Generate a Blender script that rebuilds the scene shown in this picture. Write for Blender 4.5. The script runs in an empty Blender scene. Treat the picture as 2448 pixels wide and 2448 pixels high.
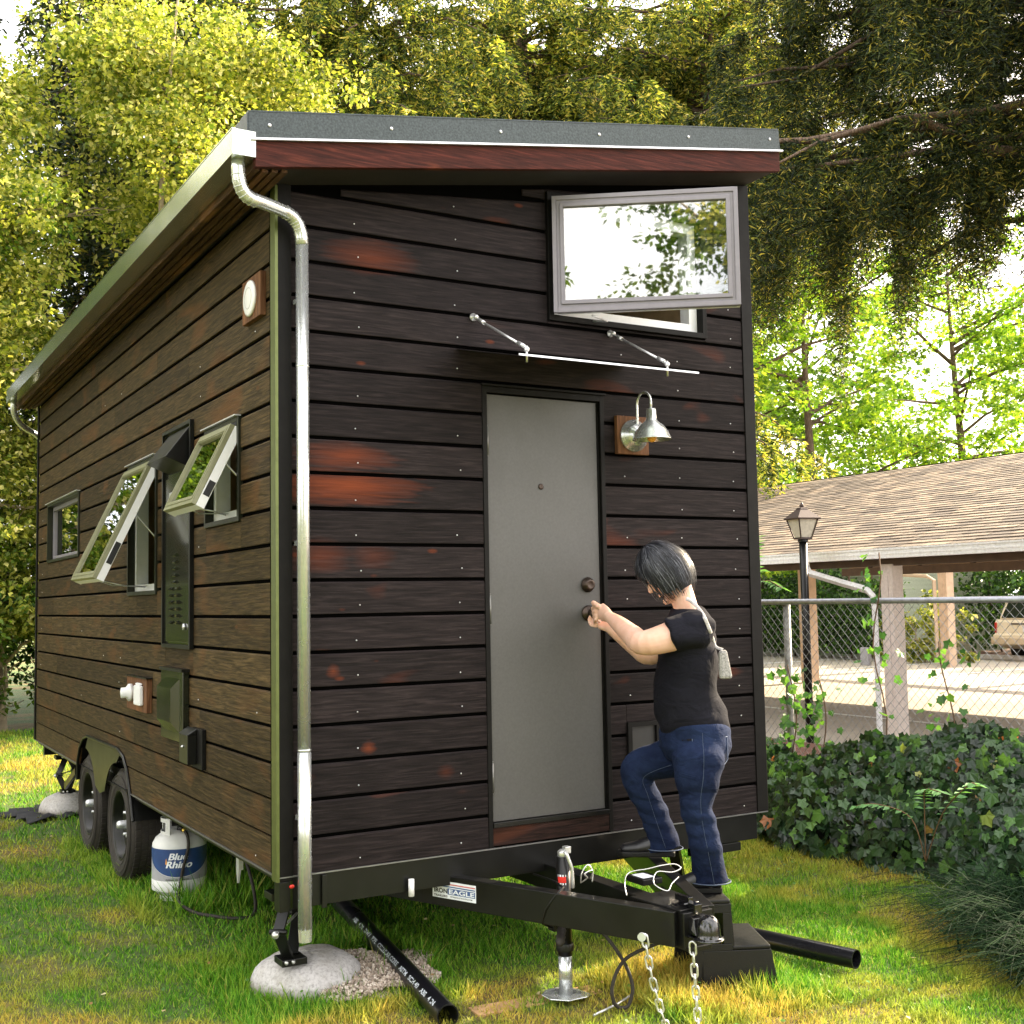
import bpy, bmesh, math, random
import numpy as np
from mathutils import Vector, Matrix, Quaternion
random.seed(7); RNG = np.random.default_rng(11)
scene = bpy.context.scene
col = scene.collection
# ------------------------------------------------------------------ camera
cam_d = bpy.data.cameras.new('camera'); cam = bpy.data.objects.new('camera', cam_d); col.objects.link(cam)
RX = Vector((0.86356, -0.50393, -0.01778)); UP = Vector((-0.02273, -0.07415, 0.99699)); FW = Vector((0.50373, 0.86056, 0.07549))
CAMP = Vector((-1.61799, -4.64884, 1.6549))
m3 = Matrix((RX, UP, -FW)).transposed()
cam.matrix_world = Matrix.Translation(CAMP) @ m3.to_4x4()
cam_d.sensor_width = 36; cam_d.lens = 2844.32 / 2448 * 36; cam_d.clip_end = 400; cam_d.clip_start = 0.05
scene.camera = cam
# ------------------------------------------------------------------ light
SUN = Vector((0.88, 0.045, 0.43)).normalized()
world = bpy.data.worlds.new('World'); scene.world = world; world.use_nodes = True
wn = world.node_tree; bg = wn.nodes['Background']
sky = wn.nodes.new('ShaderNodeTexSky'); sky.sky_type = 'NISHITA'; sky.sun_disc = False
sky.sun_elevation = math.asin(SUN.z); sky.sun_rotation = math.atan2(SUN.x, SUN.y)
sky.air_density = 1.0; sky.dust_density = 7; sky.ozone_density = 0.6
wtc = wn.nodes.new('ShaderNodeTexCoord'); wno = wn.nodes.new('ShaderNodeTexNoise'); wno.inputs['Scale'].default_value = 2.2; wno.inputs['Detail'].default_value = 7; wno.inputs['Roughness'].default_value = .6
wn.links.new(wtc.outputs['Generated'], wno.inputs['Vector']); wra = wn.nodes.new('ShaderNodeValToRGB'); wra.color_ramp.elements[0].position = .36; wra.color_ramp.elements[1].position = .58; wn.links.new(wno.outputs['Fac'], wra.inputs[0])
wmx = wn.nodes.new('ShaderNodeMix'); wmx.data_type = 'RGBA'; wmx.inputs[7].default_value = (7.5, 7.2, 6.9, 1); wn.links.new(wra.outputs[0], wmx.inputs[0]); wn.links.new(sky.outputs[0], wmx.inputs[6])   # thin bright clouds
wn.links.new(wmx.outputs[2], bg.inputs[0]); bg.inputs[1].default_value = 0.15
sd = bpy.data.lights.new('sun', 'SUN'); sun = bpy.data.objects.new('sun', sd); col.objects.link(sun)
sd.energy = 5.0; sd.angle = math.radians(0.6); sd.color = (1.0, 0.83, 0.58)
sun.rotation_euler = SUN.to_track_quat('Z', 'Y').to_euler(); sun.location = (20, -8, 15)
scene.view_settings.view_transform = 'Standard'; scene.view_settings.look = 'None'
scene.view_settings.exposure = 2.1; scene.view_settings.gamma = 1
scene.render.engine = 'CYCLES'
scene.cycles.max_bounces = 7; scene.cycles.diffuse_bounces = 4; scene.cycles.glossy_bounces = 4
scene.cycles.transmission_bounces = 5; scene.cycles.transparent_max_bounces = 6
scene.cycles.use_denoising = True

# ------------------------------------------------------------------ helpers
def link(o, parent=None):
    col.objects.link(o)
    if parent: o.parent = parent
    return o
def tag(o, label=None, cat=None, group=None, kind=None):
    if label: o['label'] = label
    if cat: o['category'] = cat
    if group: o['group'] = group
    if kind: o['kind'] = kind
    return o
def empty(name, loc=(0, 0, 0), parent=None):
    o = bpy.data.objects.new(name, None); link(o, parent); o.location = loc; o.empty_display_size = .2
    return o
def V(*a): return Vector(a)

class MB:
    """collects shapes into one mesh (world coordinates)"""
    def __init__(s): s.v = []; s.f = []; s.sm = []; s.mi = []; s.cm = 0
    def add(s, vs, fs, smooth=False):
        n = len(s.v); s.v += [tuple(v) for v in vs]; s.f += [tuple(i + n for i in f) for f in fs]; s.sm += [smooth] * len(fs); s.mi += [s.cm] * len(fs); return s
    def box(s, a, b):
        x0, y0, z0 = [min(p, q) for p, q in zip(a, b)]; x1, y1, z1 = [max(p, q) for p, q in zip(a, b)]
        return s.add([(x0,y0,z0),(x1,y0,z0),(x1,y1,z0),(x0,y1,z0),(x0,y0,z1),(x1,y0,z1),(x1,y1,z1),(x0,y1,z1)],
                     [(0,3,2,1),(4,5,6,7),(0,1,5,4),(1,2,6,5),(2,3,7,6),(3,0,4,7)])
    def hexa(s, bot, top):
        return s.add(list(bot) + list(top), [(0,3,2,1),(4,5,6,7),(0,1,5,4),(1,2,6,5),(2,3,7,6),(3,0,4,7)])
    def bar(s, p, q, w, h, up=(0, 0, 1)):
        p, q = Vector(p), Vector(q); d = (q - p).normalized(); u = Vector(up)
        sd_ = d.cross(u)
        if sd_.length < 1e-4: sd_ = d.cross(Vector((1, 0, 0)))
        sd_.normalize(); u = sd_.cross(d)
        a = [p + sd_ * (i * w / 2) + u * (j * h / 2) for i, j in ((-1,-1),(1,-1),(1,1),(-1,1))]
        b = [q + sd_ * (i * w / 2) + u * (j * h / 2) for i, j in ((-1,-1),(1,-1),(1,1),(-1,1))]
        return s.add(a + b, [(0,1,2,3)[::-1],(4,5,6,7),(0,1,5,4),(1,2,6,5),(2,3,7,6),(3,0,4,7)])
    def tube(s, pts, r, n=12, cap=True, smooth=True, sec=None, ref=None):
        pts = [Vector(p) for p in pts]; rs = r if isinstance(r, (list, tuple)) else [r] * len(pts)
        vs = []; prev = None
        for i, p in enumerate(pts):
            d = (pts[min(i + 1, len(pts) - 1)] - pts[max(i - 1, 0)])
            d = d.normalized() if d.length > 1e-9 else Vector((0, 0, 1))
            if ref is not None: a = Vector(ref) - d * Vector(ref).dot(d)
            elif prev is None: a = Vector((0, 0, 1)).cross(d) if abs(d.z) < .9 else Vector((1, 0, 0)) - d * d.x
            else: a = prev - d * prev.dot(d)
            a.normalize(); prev = a; b = d.cross(a)
            rr = rs[i]; ra, rb = rr if isinstance(rr, (list, tuple)) else (rr, rr)
            for k in range(n):
                t = 2 * math.pi * k / n
                vs.append(p + a * (ra * math.cos(t)) + b * (rb * math.sin(t)))
        fs = []
        for i in range(len(pts) - 1):
            for k in range(n):
                fs.append((i*n+k, i*n+(k+1) % n, (i+1)*n+(k+1) % n, (i+1)*n+k))
        s.add(vs, fs, smooth)
        if cap:
            m = len(pts) - 1
            s.add(vs[:n], [tuple(range(n))[::-1]]); s.add(vs[m*n:], [tuple(range(n))])
        return s
    def lathe(s, prof, c=(0, 0, 0), axis=(0, 0, 1), n=32, smooth=True):
        """prof: list of (radius, height along axis)"""
        q = Vector((0, 0, 1)).rotation_difference(Vector(axis).normalized()); c = Vector(c); vs = []; fs = []
        for r, h in prof:
            for k in range(n):
                t = 2 * math.pi * k / n; vs.append(c + q @ Vector((r * math.cos(t), r * math.sin(t), h)))
        for i in range(len(prof) - 1):
            for k in range(n): fs.append((i*n+k, i*n+(k+1) % n, (i+1)*n+(k+1) % n, (i+1)*n+k))
        return s.add(vs, fs, smooth)
    def prism(s, poly, d, smooth=False):
        """poly: 3D ring, d: extrusion vector"""
        n = len(poly); d = Vector(d); a = [Vector(p) for p in poly]; b = [p + d for p in a]
        fs = [tuple(range(n))[::-1], tuple(range(n, 2*n))] + [(i, (i+1) % n, n+(i+1) % n, n+i) for i in range(n)]
        return s.add(a + b, fs, smooth)
    def ball(s, c, r, n=12, sc=(1, 1, 1)):
        prof = []; c = Vector(c); vs = []; fs = []; m = n // 2 + 1
        for i in range(m + 1):
            a = -math.pi / 2 + math.pi * i / m
            for k in range(n):
                t = 2 * math.pi * k / n
                vs.append(c + Vector((r*sc[0]*math.cos(a)*math.cos(t), r*sc[1]*math.cos(a)*math.sin(t), r*sc[2]*math.sin(a))))
        for i in range(m):
            for k in range(n): fs.append((i*n+k, i*n+(k+1) % n, (i+1)*n+(k+1) % n, (i+1)*n+k))
        return s.add(vs, fs, True)
    def build(s, name, mat, parent=None, bevel=0, origin=None, fix=True):
        me = bpy.data.meshes.new(name)
        me.from_pydata(s.v, [], s.f); me.update()
        me.polygons.foreach_set('use_smooth', s.sm)
        if any(s.mi): me.polygons.foreach_set('material_index', s.mi)
        if fix:
            bm = bmesh.new(); bm.from_mesh(me); bmesh.ops.remove_doubles(bm, verts=bm.verts, dist=1e-6)
            bmesh.ops.recalc_face_normals(bm, faces=bm.faces); bm.to_mesh(me); bm.free()
        for mm_ in (mat if isinstance(mat, (list, tuple)) else [mat]): me.materials.append(mm_)
        o = bpy.data.objects.new(name, me); link(o, parent)
        off = Vector(parent.location) if parent is not None else Vector((0, 0, 0))
        if parent is not None and parent.parent is not None: off = off + Vector(parent.parent.location)
        if parent is None and origin is not None:
            o.location = origin; me.transform(Matrix.Translation(-Vector(origin)))
        elif off.length > 0: me.transform(Matrix.Translation(-off))
        if bevel:
            b = o.modifiers.new('b', 'BEVEL'); b.width = bevel; b.segments = 2; b.limit_method = 'ANGLE'; b.angle_limit = math.radians(40)
        return o

def mesh_np(name, verts, faces, mat, parent=None, smooth=False):
    """fast mesh from numpy arrays, faces (M,k)"""
    me = bpy.data.meshes.new(name); verts = np.asarray(verts, np.float32); faces = np.asarray(faces, np.int32)
    if parent is not None: verts = verts - np.array(parent.location, np.float32)
    M, k = faces.shape
    me.vertices.add(len(verts)); me.vertices.foreach_set('co', verts.ravel())
    me.loops.add(M * k); me.loops.foreach_set('vertex_index', faces.ravel())
    me.polygons.add(M); me.polygons.foreach_set('loop_start', np.arange(0, M * k, k, dtype=np.int32))
    try: me.polygons.foreach_set('loop_total', np.full(M, k, np.int32))
    except Exception: pass
    me.polygons.foreach_set('use_smooth', np.full(M, smooth))
    me.update(calc_edges=True); me.validate(); me.materials.append(mat)
    o = bpy.data.objects.new(name, me); link(o, parent); return o

def unit(a): return a / (np.linalg.norm(a, axis=-1, keepdims=True) + 1e-9)
def leaf_mesh(P, D, N, L, W, kind='oval'):
    """P base (n,3), D growth direction, N normal, L length (n), W width ratio. returns verts, tri faces"""
    D = unit(D); N = unit(N - D * (N * D).sum(1, keepdims=True)); S = np.cross(D, N); L = np.asarray(L).reshape(-1, 1); W = np.asarray(W).reshape(-1, 1)
    if kind == 'oval': T = [(0, 0, 0), (.5, .42, .06), (0, 1, -.04), (-.5, .42, .06)]; F = [(0, 1, 2), (0, 2, 3)]
    elif kind == 'blade': T = [(-.5, 0, 0), (.5, 0, 0), (0, 1, .0)]; F = [(0, 1, 2)]
    elif kind == 'bent': T = [(-.5, 0, 0), (.5, 0, 0), (.4, .55, .05), (-.4, .55, .05), (0, 1, .22)]; F = [(0, 1, 2), (0, 2, 3), (3, 2, 4)]
    elif kind == 'ivy': T = [(0, .0, 0), (.42, -.12, .05), (.44, .20, .04), (.60, .46, .0), (.31, .60, .03), (0, 1, -.05), (-.31, .60, .03), (-.60, .46, 0), (-.44, .20, .04), (-.42, -.12, .05)]; F = [(0, 1, 2), (0, 2, 3), (0, 3, 4), (0, 4, 5), (0, 5, 6), (0, 6, 7), (0, 7, 8), (0, 8, 9)]
    elif kind == 'maple': T = [(0, 0, 0), (.5, .05, .03), (.28, .3, .0), (.6, .62, .03), (.18, .62, 0), (0, 1, -.03), (-.18, .62, 0), (-.6, .62, .03), (-.28, .3, 0), (-.5, .05, .03)]; F = [(0, 1, 2), (0, 2, 3), (0, 3, 4), (0, 4, 5), (0, 5, 6), (0, 6, 7), (0, 7, 8), (0, 8, 9)]
    vs = np.stack([P + S * (t[0] * W * L) + D * (t[1] * L) + N * (t[2] * L) for t in T], 1)
    n = len(P); k = len(T)
    fs = (np.arange(n)[:, None, None] * k + np.array(F)[None]).reshape(-1, 3)
    return vs.reshape(-1, 3), fs
def rdir(n): return unit(RNG.normal(size=(n, 3)))

# ------------------------------------------------------------------ materials
def new_mat(name):
    m = bpy.data.materials.new(name); m.use_nodes = True; nt = m.node_tree
    return m, nt, nt.nodes['Principled BSDF']
def N(nt, t, **kw):
    n = nt.nodes.new('ShaderNode' + t)
    for k, v in kw.items(): setattr(n, k, v)
    return n
def ramp(nt, stops, fac=None):
    r = N(nt, 'ValToRGB'); e = r.color_ramp.elements
    while len(e) > 1: e.remove(e[0])
    e[0].position = stops[0][0]; e[0].color = (*stops[0][1], 1)
    for p, c in stops[1:]: x = e.new(p); x.color = (*c, 1)
    if fac is not None: nt.links.new(fac, r.inputs[0])
    return r
def noise(nt, vec, scale, detail=3, rough=.55, sc3=None, dist=0):
    if sc3:
        mp = N(nt, 'Mapping'); mp.inputs['Scale'].default_value = sc3; nt.links.new(vec, mp.inputs[0]); vec = mp.outputs[0]
    n = N(nt, 'TexNoise'); n.inputs['Scale'].default_value = scale; n.inputs['Detail'].default_value = detail
    n.inputs['Roughness'].default_value = rough; n.inputs['Distortion'].default_value = dist
    nt.links.new(vec, n.inputs['Vector']); return n.outputs['Fac']
def mix(nt, fac, a, b, mode='MIX'):
    m = N(nt, 'Mix', data_type='RGBA', blend_type=mode)
    for i, s in ((0, fac), (6, a), (7, b)):
        if isinstance(s, (int, float)): m.inputs[i].default_value = s
        elif isinstance(s, tuple): m.inputs[i].default_value = (*s, 1)
        else: nt.links.new(s, m.inputs[i])
    return m.outputs[2]
def bump(nt, bs, h, strength=.3, dist=.01):
    b = N(nt, 'Bump'); b.inputs['Strength'].default_value = strength; b.inputs['Distance'].default_value = dist
    nt.links.new(h, b.inputs['Height']); nt.links.new(b.outputs[0], bs.inputs['Normal'])
def plain(name, c, rough=.5, metal=0, nz=.12, nscale=30, bmp=.0, spec=.5, coat=0):
    m, nt, bs = new_mat(name); tc = N(nt, 'TexCoord').outputs['Object']
    f = noise(nt, tc, nscale, 4); lo = tuple(x * (1 - nz) for x in c); hi = tuple(min(1, x * (1 + nz)) for x in c)
    nt.links.new(ramp(nt, [(.3, lo), (.7, hi)], f).outputs[0], bs.inputs['Base Color'])
    f2 = noise(nt, tc, nscale * .3, 3); r = N(nt, 'MapRange'); r.inputs['To Min'].default_value = max(0, rough - .08); r.inputs['To Max'].default_value = min(1, rough + .1)
    nt.links.new(f2, r.inputs[0]); nt.links.new(r.outputs[0], bs.inputs['Roughness'])
    bs.inputs['Metallic'].default_value = metal; bs.inputs['Specular IOR Level'].default_value = spec
    bs.inputs['Coat Weight'].default_value = coat; bs.inputs['Coat Roughness'].default_value = .12
    if bmp: bump(nt, bs, f, bmp, .004)
    return m
def wood(name, dark, light, warm, axis=0, warm_at=.62, rough=.62, grain=.5, spots=()):
    """stained boards; axis = index of the board's length"""
    m, nt, bs = new_mat(name); g = N(nt, 'NewGeometry'); pos = g.outputs['Position']; rnd = g.outputs['Random Per Island']
    ad = N(nt, 'VectorMath', operation='ADD'); cm = N(nt, 'CombineXYZ'); mu = N(nt, 'Math', operation='MULTIPLY'); mu.inputs[1].default_value = 37.0
    nt.links.new(rnd, mu.inputs[0]); nt.links.new(mu.outputs[0], cm.inputs[axis]); nt.links.new(pos, ad.inputs[0]); nt.links.new(cm.outputs[0], ad.inputs[1]); vec = ad.outputs[0]
    sc = [26, 26, 26]; sc[axis] = 1.6
    gr = noise(nt, vec, 3.4, 6, .62, tuple(sc), .6)
    sc2 = [9, 9, 9]; sc2[axis] = .8
    g2 = noise(nt, vec, 4, 3, .5, tuple(sc2), 1.4)
    c = ramp(nt, [(.36, dark), (.52, tuple((a + b) / 2 for a, b in zip(dark, light))), (.68, tuple(x * 1.25 for x in light))], gr).outputs[0]
    br = N(nt, 'MapRange'); br.inputs['To Min'].default_value = .72; br.inputs['To Max'].default_value = 1.32; nt.links.new(rnd, br.inputs[0])
    vm = N(nt, 'VectorMath', operation='SCALE'); nt.links.new(c, vm.inputs[0]); nt.links.new(br.outputs[0], vm.inputs['Scale']); c = vm.outputs[0]
    sc3 = [2.2, 2.2, 2.2]; sc3[axis] = .9
    wf = noise(nt, vec, 1.9, 2, .5, tuple(sc3), .5)
    wr = ramp(nt, [(warm_at, (0, 0, 0)), (warm_at + .13, (1, 1, 1))], wf).outputs[0]
    mm = N(nt, 'Math', operation='MULTIPLY'); nt.links.new(wr, mm.inputs[0]); nt.links.new(g2, mm.inputs[1])
    c = mix(nt, mm.outputs[0], c, warm)
    # knots
    vo = N(nt, 'TexVoronoi'); mp = N(nt, 'Mapping'); s4 = [5.5, 5.5, 5.5]; s4[axis] = 2.4; mp.inputs['Scale'].default_value = s4
    nt.links.new(vec, mp.inputs[0]); nt.links.new(mp.outputs[0], vo.inputs['Vector']); vo.inputs['Scale'].default_value = 1.0
    kr = ramp(nt, [(.03, (.6, .6, .6)), (.07, (0, 0, 0))], vo.outputs['Distance']).outputs[0]
    c = mix(nt, kr, c, tuple(x * .8 for x in warm))
    for (cx, cz, rx, rz, st) in spots:      # warm stain variation with sun flecks painted into the colour
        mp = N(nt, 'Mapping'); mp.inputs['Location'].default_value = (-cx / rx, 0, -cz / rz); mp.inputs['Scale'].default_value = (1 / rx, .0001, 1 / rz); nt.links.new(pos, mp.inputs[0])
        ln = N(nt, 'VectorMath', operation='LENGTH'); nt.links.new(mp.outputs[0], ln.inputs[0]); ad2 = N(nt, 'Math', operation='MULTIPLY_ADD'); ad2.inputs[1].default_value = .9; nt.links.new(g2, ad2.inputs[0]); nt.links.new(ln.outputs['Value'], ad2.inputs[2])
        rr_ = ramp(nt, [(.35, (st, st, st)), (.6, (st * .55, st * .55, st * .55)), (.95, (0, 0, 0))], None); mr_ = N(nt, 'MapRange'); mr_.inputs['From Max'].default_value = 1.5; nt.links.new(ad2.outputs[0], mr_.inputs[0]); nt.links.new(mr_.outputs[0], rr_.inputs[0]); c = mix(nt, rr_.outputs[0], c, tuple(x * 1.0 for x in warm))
    # pale scuffs
    sf = noise(nt, pos, 5.5, 8, .75); sr = ramp(nt, [(.68, (0, 0, 0)), (.8, (.3, .3, .3))], sf).outputs[0]
    c = mix(nt, sr, c, (.28, .25, .24))
    nt.links.new(c, bs.inputs['Base Color']); bs.inputs['Roughness'].default_value = rough; bs.inputs['Specular IOR Level'].default_value = .10
    bump(nt, bs, gr, grain, .004)
    return m
def leaf_mat(name, stops, trans=.45, rough=.5, tcol=None, spec=.3):
    m, nt, bs = new_mat(name); g = N(nt, 'NewGeometry'); r = ramp(nt, stops, g.outputs['Random Per Island'])
    f = noise(nt, g.outputs['Position'], .9, 2); c = mix(nt, .55, r.outputs[0], r.outputs[0])
    hv = N(nt, 'HueSaturation'); mr = N(nt, 'MapRange'); mr.inputs['From Min'].default_value = .3; mr.inputs['From Max'].default_value = .7; mr.inputs['To Min'].default_value = .65; mr.inputs['To Max'].default_value = 1.35
    nt.links.new(f, mr.inputs[0]); nt.links.new(mr.outputs[0], hv.inputs['Value']); nt.links.new(r.outputs[0], hv.inputs['Color']); c = hv.outputs[0]
    nt.links.new(c, bs.inputs['Base Color']); bs.inputs['Roughness'].default_value = rough; bs.inputs['Specular IOR Level'].default_value = spec
    tr = N(nt, 'BsdfTranslucent'); tc_ = N(nt, 'VectorMath', operation='MULTIPLY'); tc_.inputs[1].default_value = tcol or (1.5, 1.5, .7)
    nt.links.new(c, tc_.inputs[0]); nt.links.new(tc_.outputs[0], tr.inputs['Color'])
    mx = N(nt, 'MixShader'); mx.inputs[0].default_value = trans; nt.links.new(bs.outputs[0], mx.inputs[1]); nt.links.new(tr.outputs[0], mx.inputs[2])
    nt.links.new(mx.outputs[0], nt.nodes['Material Output'].inputs['Surface']); return m
def glass(name, tint=(.9, .95, .92), refl=1.0):
    m, nt, bs = new_mat(name); nt.nodes.remove(bs)
    gl = N(nt, 'BsdfGlossy'); gl.inputs['Roughness'].default_value = .015; tr = N(nt, 'BsdfTransparent'); tr.inputs[0].default_value = (*tint, 1)
    fr = N(nt, 'Fresnel'); fr.inputs['IOR'].default_value = 1.9; ma = N(nt, 'Math', operation='MULTIPLY'); ma.inputs[1].default_value = refl
    nt.links.new(fr.outputs[0], ma.inputs[0]); mx = N(nt, 'MixShader'); nt.links.new(ma.outputs[0], mx.inputs[0])
    nt.links.new(tr.outputs[0], mx.inputs[1]); nt.links.new(gl.outputs[0], mx.inputs[2]); nt.links.new(mx.outputs[0], nt.nodes['Material Output'].inputs['Surface']); return m
def soil_mix(nt, pos):
    """colour of lawn: green with dry straw patches; returns colour socket"""
    a = noise(nt, pos, .85, 4, .6); b = noise(nt, pos, 3.2, 3, .6)
    ad = N(nt, 'Math', operation='MULTIPLY_ADD'); ad.inputs[1].default_value = .35; nt.links.new(b, ad.inputs[0]); nt.links.new(a, ad.inputs[2])
    o = ramp(nt, [(.62, (0, 0, 0)), (.80, (1, 1, 1))], ad.outputs[0]).outputs[0]
    sx = N(nt, 'SeparateXYZ'); nt.links.new(pos, sx.inputs[0]); ms = []      # green under the trailer; its shade deepened in colour by dropping dry patches
    for ax, a_, b_ in ((0, -.25, .15), (1, -.1, .5)):
        m_ = N(nt, 'MapRange'); m_.inputs['From Min'].default_value = a_; m_.inputs['From Max'].default_value = b_; nt.links.new(sx.outputs[ax], m_.inputs[0]); ms.append(m_.outputs[0])
    for ax, a_, b_ in ((0, 2.9, 2.5), (1, 6.4, 6.0)):
        m_ = N(nt, 'MapRange'); m_.inputs['From Min'].default_value = a_; m_.inputs['From Max'].default_value = b_; nt.links.new(sx.outputs[ax], m_.inputs[0]); ms.append(m_.outputs[0])
    p = ms[0]
    for q_ in ms[1:]: mm = N(nt, 'Math', operation='MULTIPLY'); nt.links.new(p, mm.inputs[0]); nt.links.new(q_, mm.inputs[1]); p = mm.outputs[0]
    iv = N(nt, 'Math', operation='SUBTRACT'); iv.inputs[0].default_value = 1; nt.links.new(p, iv.inputs[1])
    vs_ = N(nt, 'VectorMath', operation='SCALE'); nt.links.new(o, vs_.inputs[0]); nt.links.new(iv.outputs[0], vs_.inputs['Scale']); return vs_.outputs[0]
def grass_mat():
    m, nt, bs = new_mat('grass_blades'); g = N(nt, 'NewGeometry'); pos = g.outputs['Position']; rnd = g.outputs['Random Per Island']
    gr = ramp(nt, [(0, (.04, .14, .010)), (.35, (.09, .26, .014)), (.7, (.19, .42, .025)), (.94, (.3, .42, .05)), (1, (.45, .38, .10))], rnd)
    dr = ramp(nt, [(0, (.22, .24, .03)), (.3, (.50, .40, .06)), (.75, (.70, .50, .10)), (1, (.36, .48, .06))], rnd)
    c = mix(nt, soil_mix(nt, pos), gr.outputs[0], dr.outputs[0])
    nt.links.new(c, bs.inputs['Base Color']); bs.inputs['Roughness'].default_value = .55; bs.inputs['Specular IOR Level'].default_value = .25
    tr = N(nt, 'BsdfTranslucent'); nt.links.new(c, tr.inputs['Color']); mx = N(nt, 'MixShader'); mx.inputs[0].default_value = .35
    nt.links.new(bs.outputs[0], mx.inputs[1]); nt.links.new(tr.outputs[0], mx.inputs[2]); nt.links.new(mx.outputs[0], nt.nodes['Material Output'].inputs['Surface']); return m
def ground_mat():
    m, nt, bs = new_mat('lawn_soil'); pos = N(nt, 'NewGeometry').outputs['Position']
    f = noise(nt, pos, 22, 6, .7)
    g = ramp(nt, [(.3, (.035, .06, .01)), (.7, (.09, .16, .025))], f); d = ramp(nt, [(.3, (.07, .05, .018)), (.7, (.26, .18, .05))], f)
    nt.links.new(mix(nt, soil_mix(nt, pos), g.outputs[0], d.outputs[0]), bs.inputs['Base Color']); bs.inputs['Roughness'].default_value = .95
    bump(nt, bs, f, .8, .03); return m

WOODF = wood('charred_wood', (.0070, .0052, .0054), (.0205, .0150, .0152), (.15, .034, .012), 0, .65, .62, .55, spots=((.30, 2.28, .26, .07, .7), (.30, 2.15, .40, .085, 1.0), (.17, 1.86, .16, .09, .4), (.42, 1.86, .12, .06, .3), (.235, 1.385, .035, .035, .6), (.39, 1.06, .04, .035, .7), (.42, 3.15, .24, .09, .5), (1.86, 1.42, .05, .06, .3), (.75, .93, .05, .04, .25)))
WOODS = wood('brown_side_wood', (.024, .0165, .0075), (.074, .049, .022), (.12, .052, .018), 1, .56, .6, .9)  # lighter, browner version of the front boards
FASC = wood('red_stained_wood', (.03, .010, .008), (.085, .022, .016), (.30, .08, .035), 0, .55)
FASCS = wood('red_stained_wood_side', (.04, .02, .012), (.1, .055, .03), (.24, .11, .05), 1, .58)
BOARD = wood('backing_wood', (.09, .04, .02), (.19, .09, .045), (.28, .12, .05), 2, .6)
BLACKM = plain('black_painted_metal', (.0045, .0045, .0042), .34, .0, .3, 12, spec=.3, coat=.06)
BLACKT = plain('dark_trim', (.0045, .004, .0036), .55, 0, .3, 20, spec=.15)
SILL = wood('sill_wood', (.008, .005, .004), (.035, .017, .014), (.12, .035, .015), 0, .6)
GREENT = plain('dark_glossy_metal', (.009, .011, .006), .17, .0, .1, 6, coat=.35)
GALV = plain('galvanized_steel', (.6, .62, .62), .24, .75, .08, 60)
GALVB = plain('galvanized_band', (.042, .05, .05), .38, .7, .35, 110, bmp=.2)
WHITE = plain('white_vinyl', (.78, .78, .8), .35, 0, .03)
LILAC = plain('grey_window_frame', (.20, .185, .21), .45, 0, .05)
SASHG = plain('khaki_sash_frame', (.22, .22, .13), .35, .1, .1)
ALU = plain('brushed_aluminium', (.62, .63, .66), .38, .75, .06, 60)
DOORM, dnt, dbs = new_mat('grey_door_paint'); dp_ = N(dnt, 'NewGeometry').outputs['Position']; df = noise(dnt, dp_, 90, 3); d2 = noise(dnt, dp_, 2.2, 6, .7, (1, 1, .5)); d3 = noise(dnt, dp_, 9, 8, .8)
dc = ramp(dnt, [(.3, (.060, .058, .056)), (.7, (.072, .070, .068))], df).outputs[0]; dc = mix(dnt, ramp(dnt, [(.5, (0, 0, 0)), (.75, (.5, .5, .5))], d2).outputs[0], dc, (.046, .044, .042)); dc = mix(dnt, ramp(dnt, [(.66, (0, 0, 0)), (.78, (.5, .5, .5))], d3).outputs[0], dc, (.10, .097, .094))
dnt.links.new(dc, dbs.inputs['Base Color']); drr = N(dnt, 'MapRange'); drr.inputs['To Min'].default_value = .36; drr.inputs['To Max'].default_value = .62; dnt.links.new(d2, drr.inputs[0]); dnt.links.new(drr.outputs[0], dbs.inputs['Roughness']); bump(dnt, dbs, df, .06, .003)
BRONZE = plain('oiled_bronze', (.05, .035, .028), .35, .7, .3)
CHROME = plain('bright_chain_steel', (.6, .6, .6), .33, .8, .15, 40)
RUBBER = plain('tyre_rubber', (.020, .0155, .012), .75, 0, .3, 25, bmp=.3)
PLASTIC = plain('black_plastic', (.006, .006, .0058), .45, 0, .2, 160, bmp=.2, spec=.3)
PIPE = plain('black_drain_pipe', (.006, .006, .008), .28, 0, .3, 8)
PIPEMARK = plain('pipe_print', (.5, .55, .6), .5)
CONC, cnt, cbs = new_mat('cast_concrete'); cps = N(cnt, 'NewGeometry').outputs['Position']; cf = noise(cnt, cps, 70, 6, .7); cf2 = noise(cnt, cps, 7, 5, .65)
cc_ = ramp(cnt, [(.32, (.26, .25, .24)), (.5, (.46, .44, .44)), (.7, (.56, .54, .54))], cf).outputs[0]; cc_ = mix(cnt, ramp(cnt, [(.48, (0, 0, 0)), (.7, (.6, .6, .6))], cf2).outputs[0], cc_, (.30, .27, .23))
csx = N(cnt, 'SeparateXYZ'); cnt.links.new(cps, csx.inputs[0]); cmr = N(cnt, 'MapRange'); cmr.inputs['From Min'].default_value = .065; cmr.inputs['From Max'].default_value = .02; cmr.inputs['To Max'].default_value = .7; cnt.links.new(csx.outputs[2], cmr.inputs[0])
cnt.links.new(mix(cnt, cmr.outputs[0], cc_, (.14, .11, .07)), cbs.inputs['Base Color']); cbs.inputs['Roughness'].default_value = .9; bump(cnt, cbs, cf, .6, .006)
TANKW = plain('tank_enamel', (.66, .66, .66), .4, 0, .08, 12)
TANKG = plain('tank_grey_band', (.33, .33, .36), .45, 0, .06)
BLUE = plain('label_blue', (.012, .045, .16), .4, 0, .2, 14)
LWHITE = plain('label_white', (.75, .78, .82), .5, 0, .02)
BLACKP = plain('print_black', (.01, .01, .012), .5)
RED = plain('signal_red', (.6, .03, .02), .3)
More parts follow.
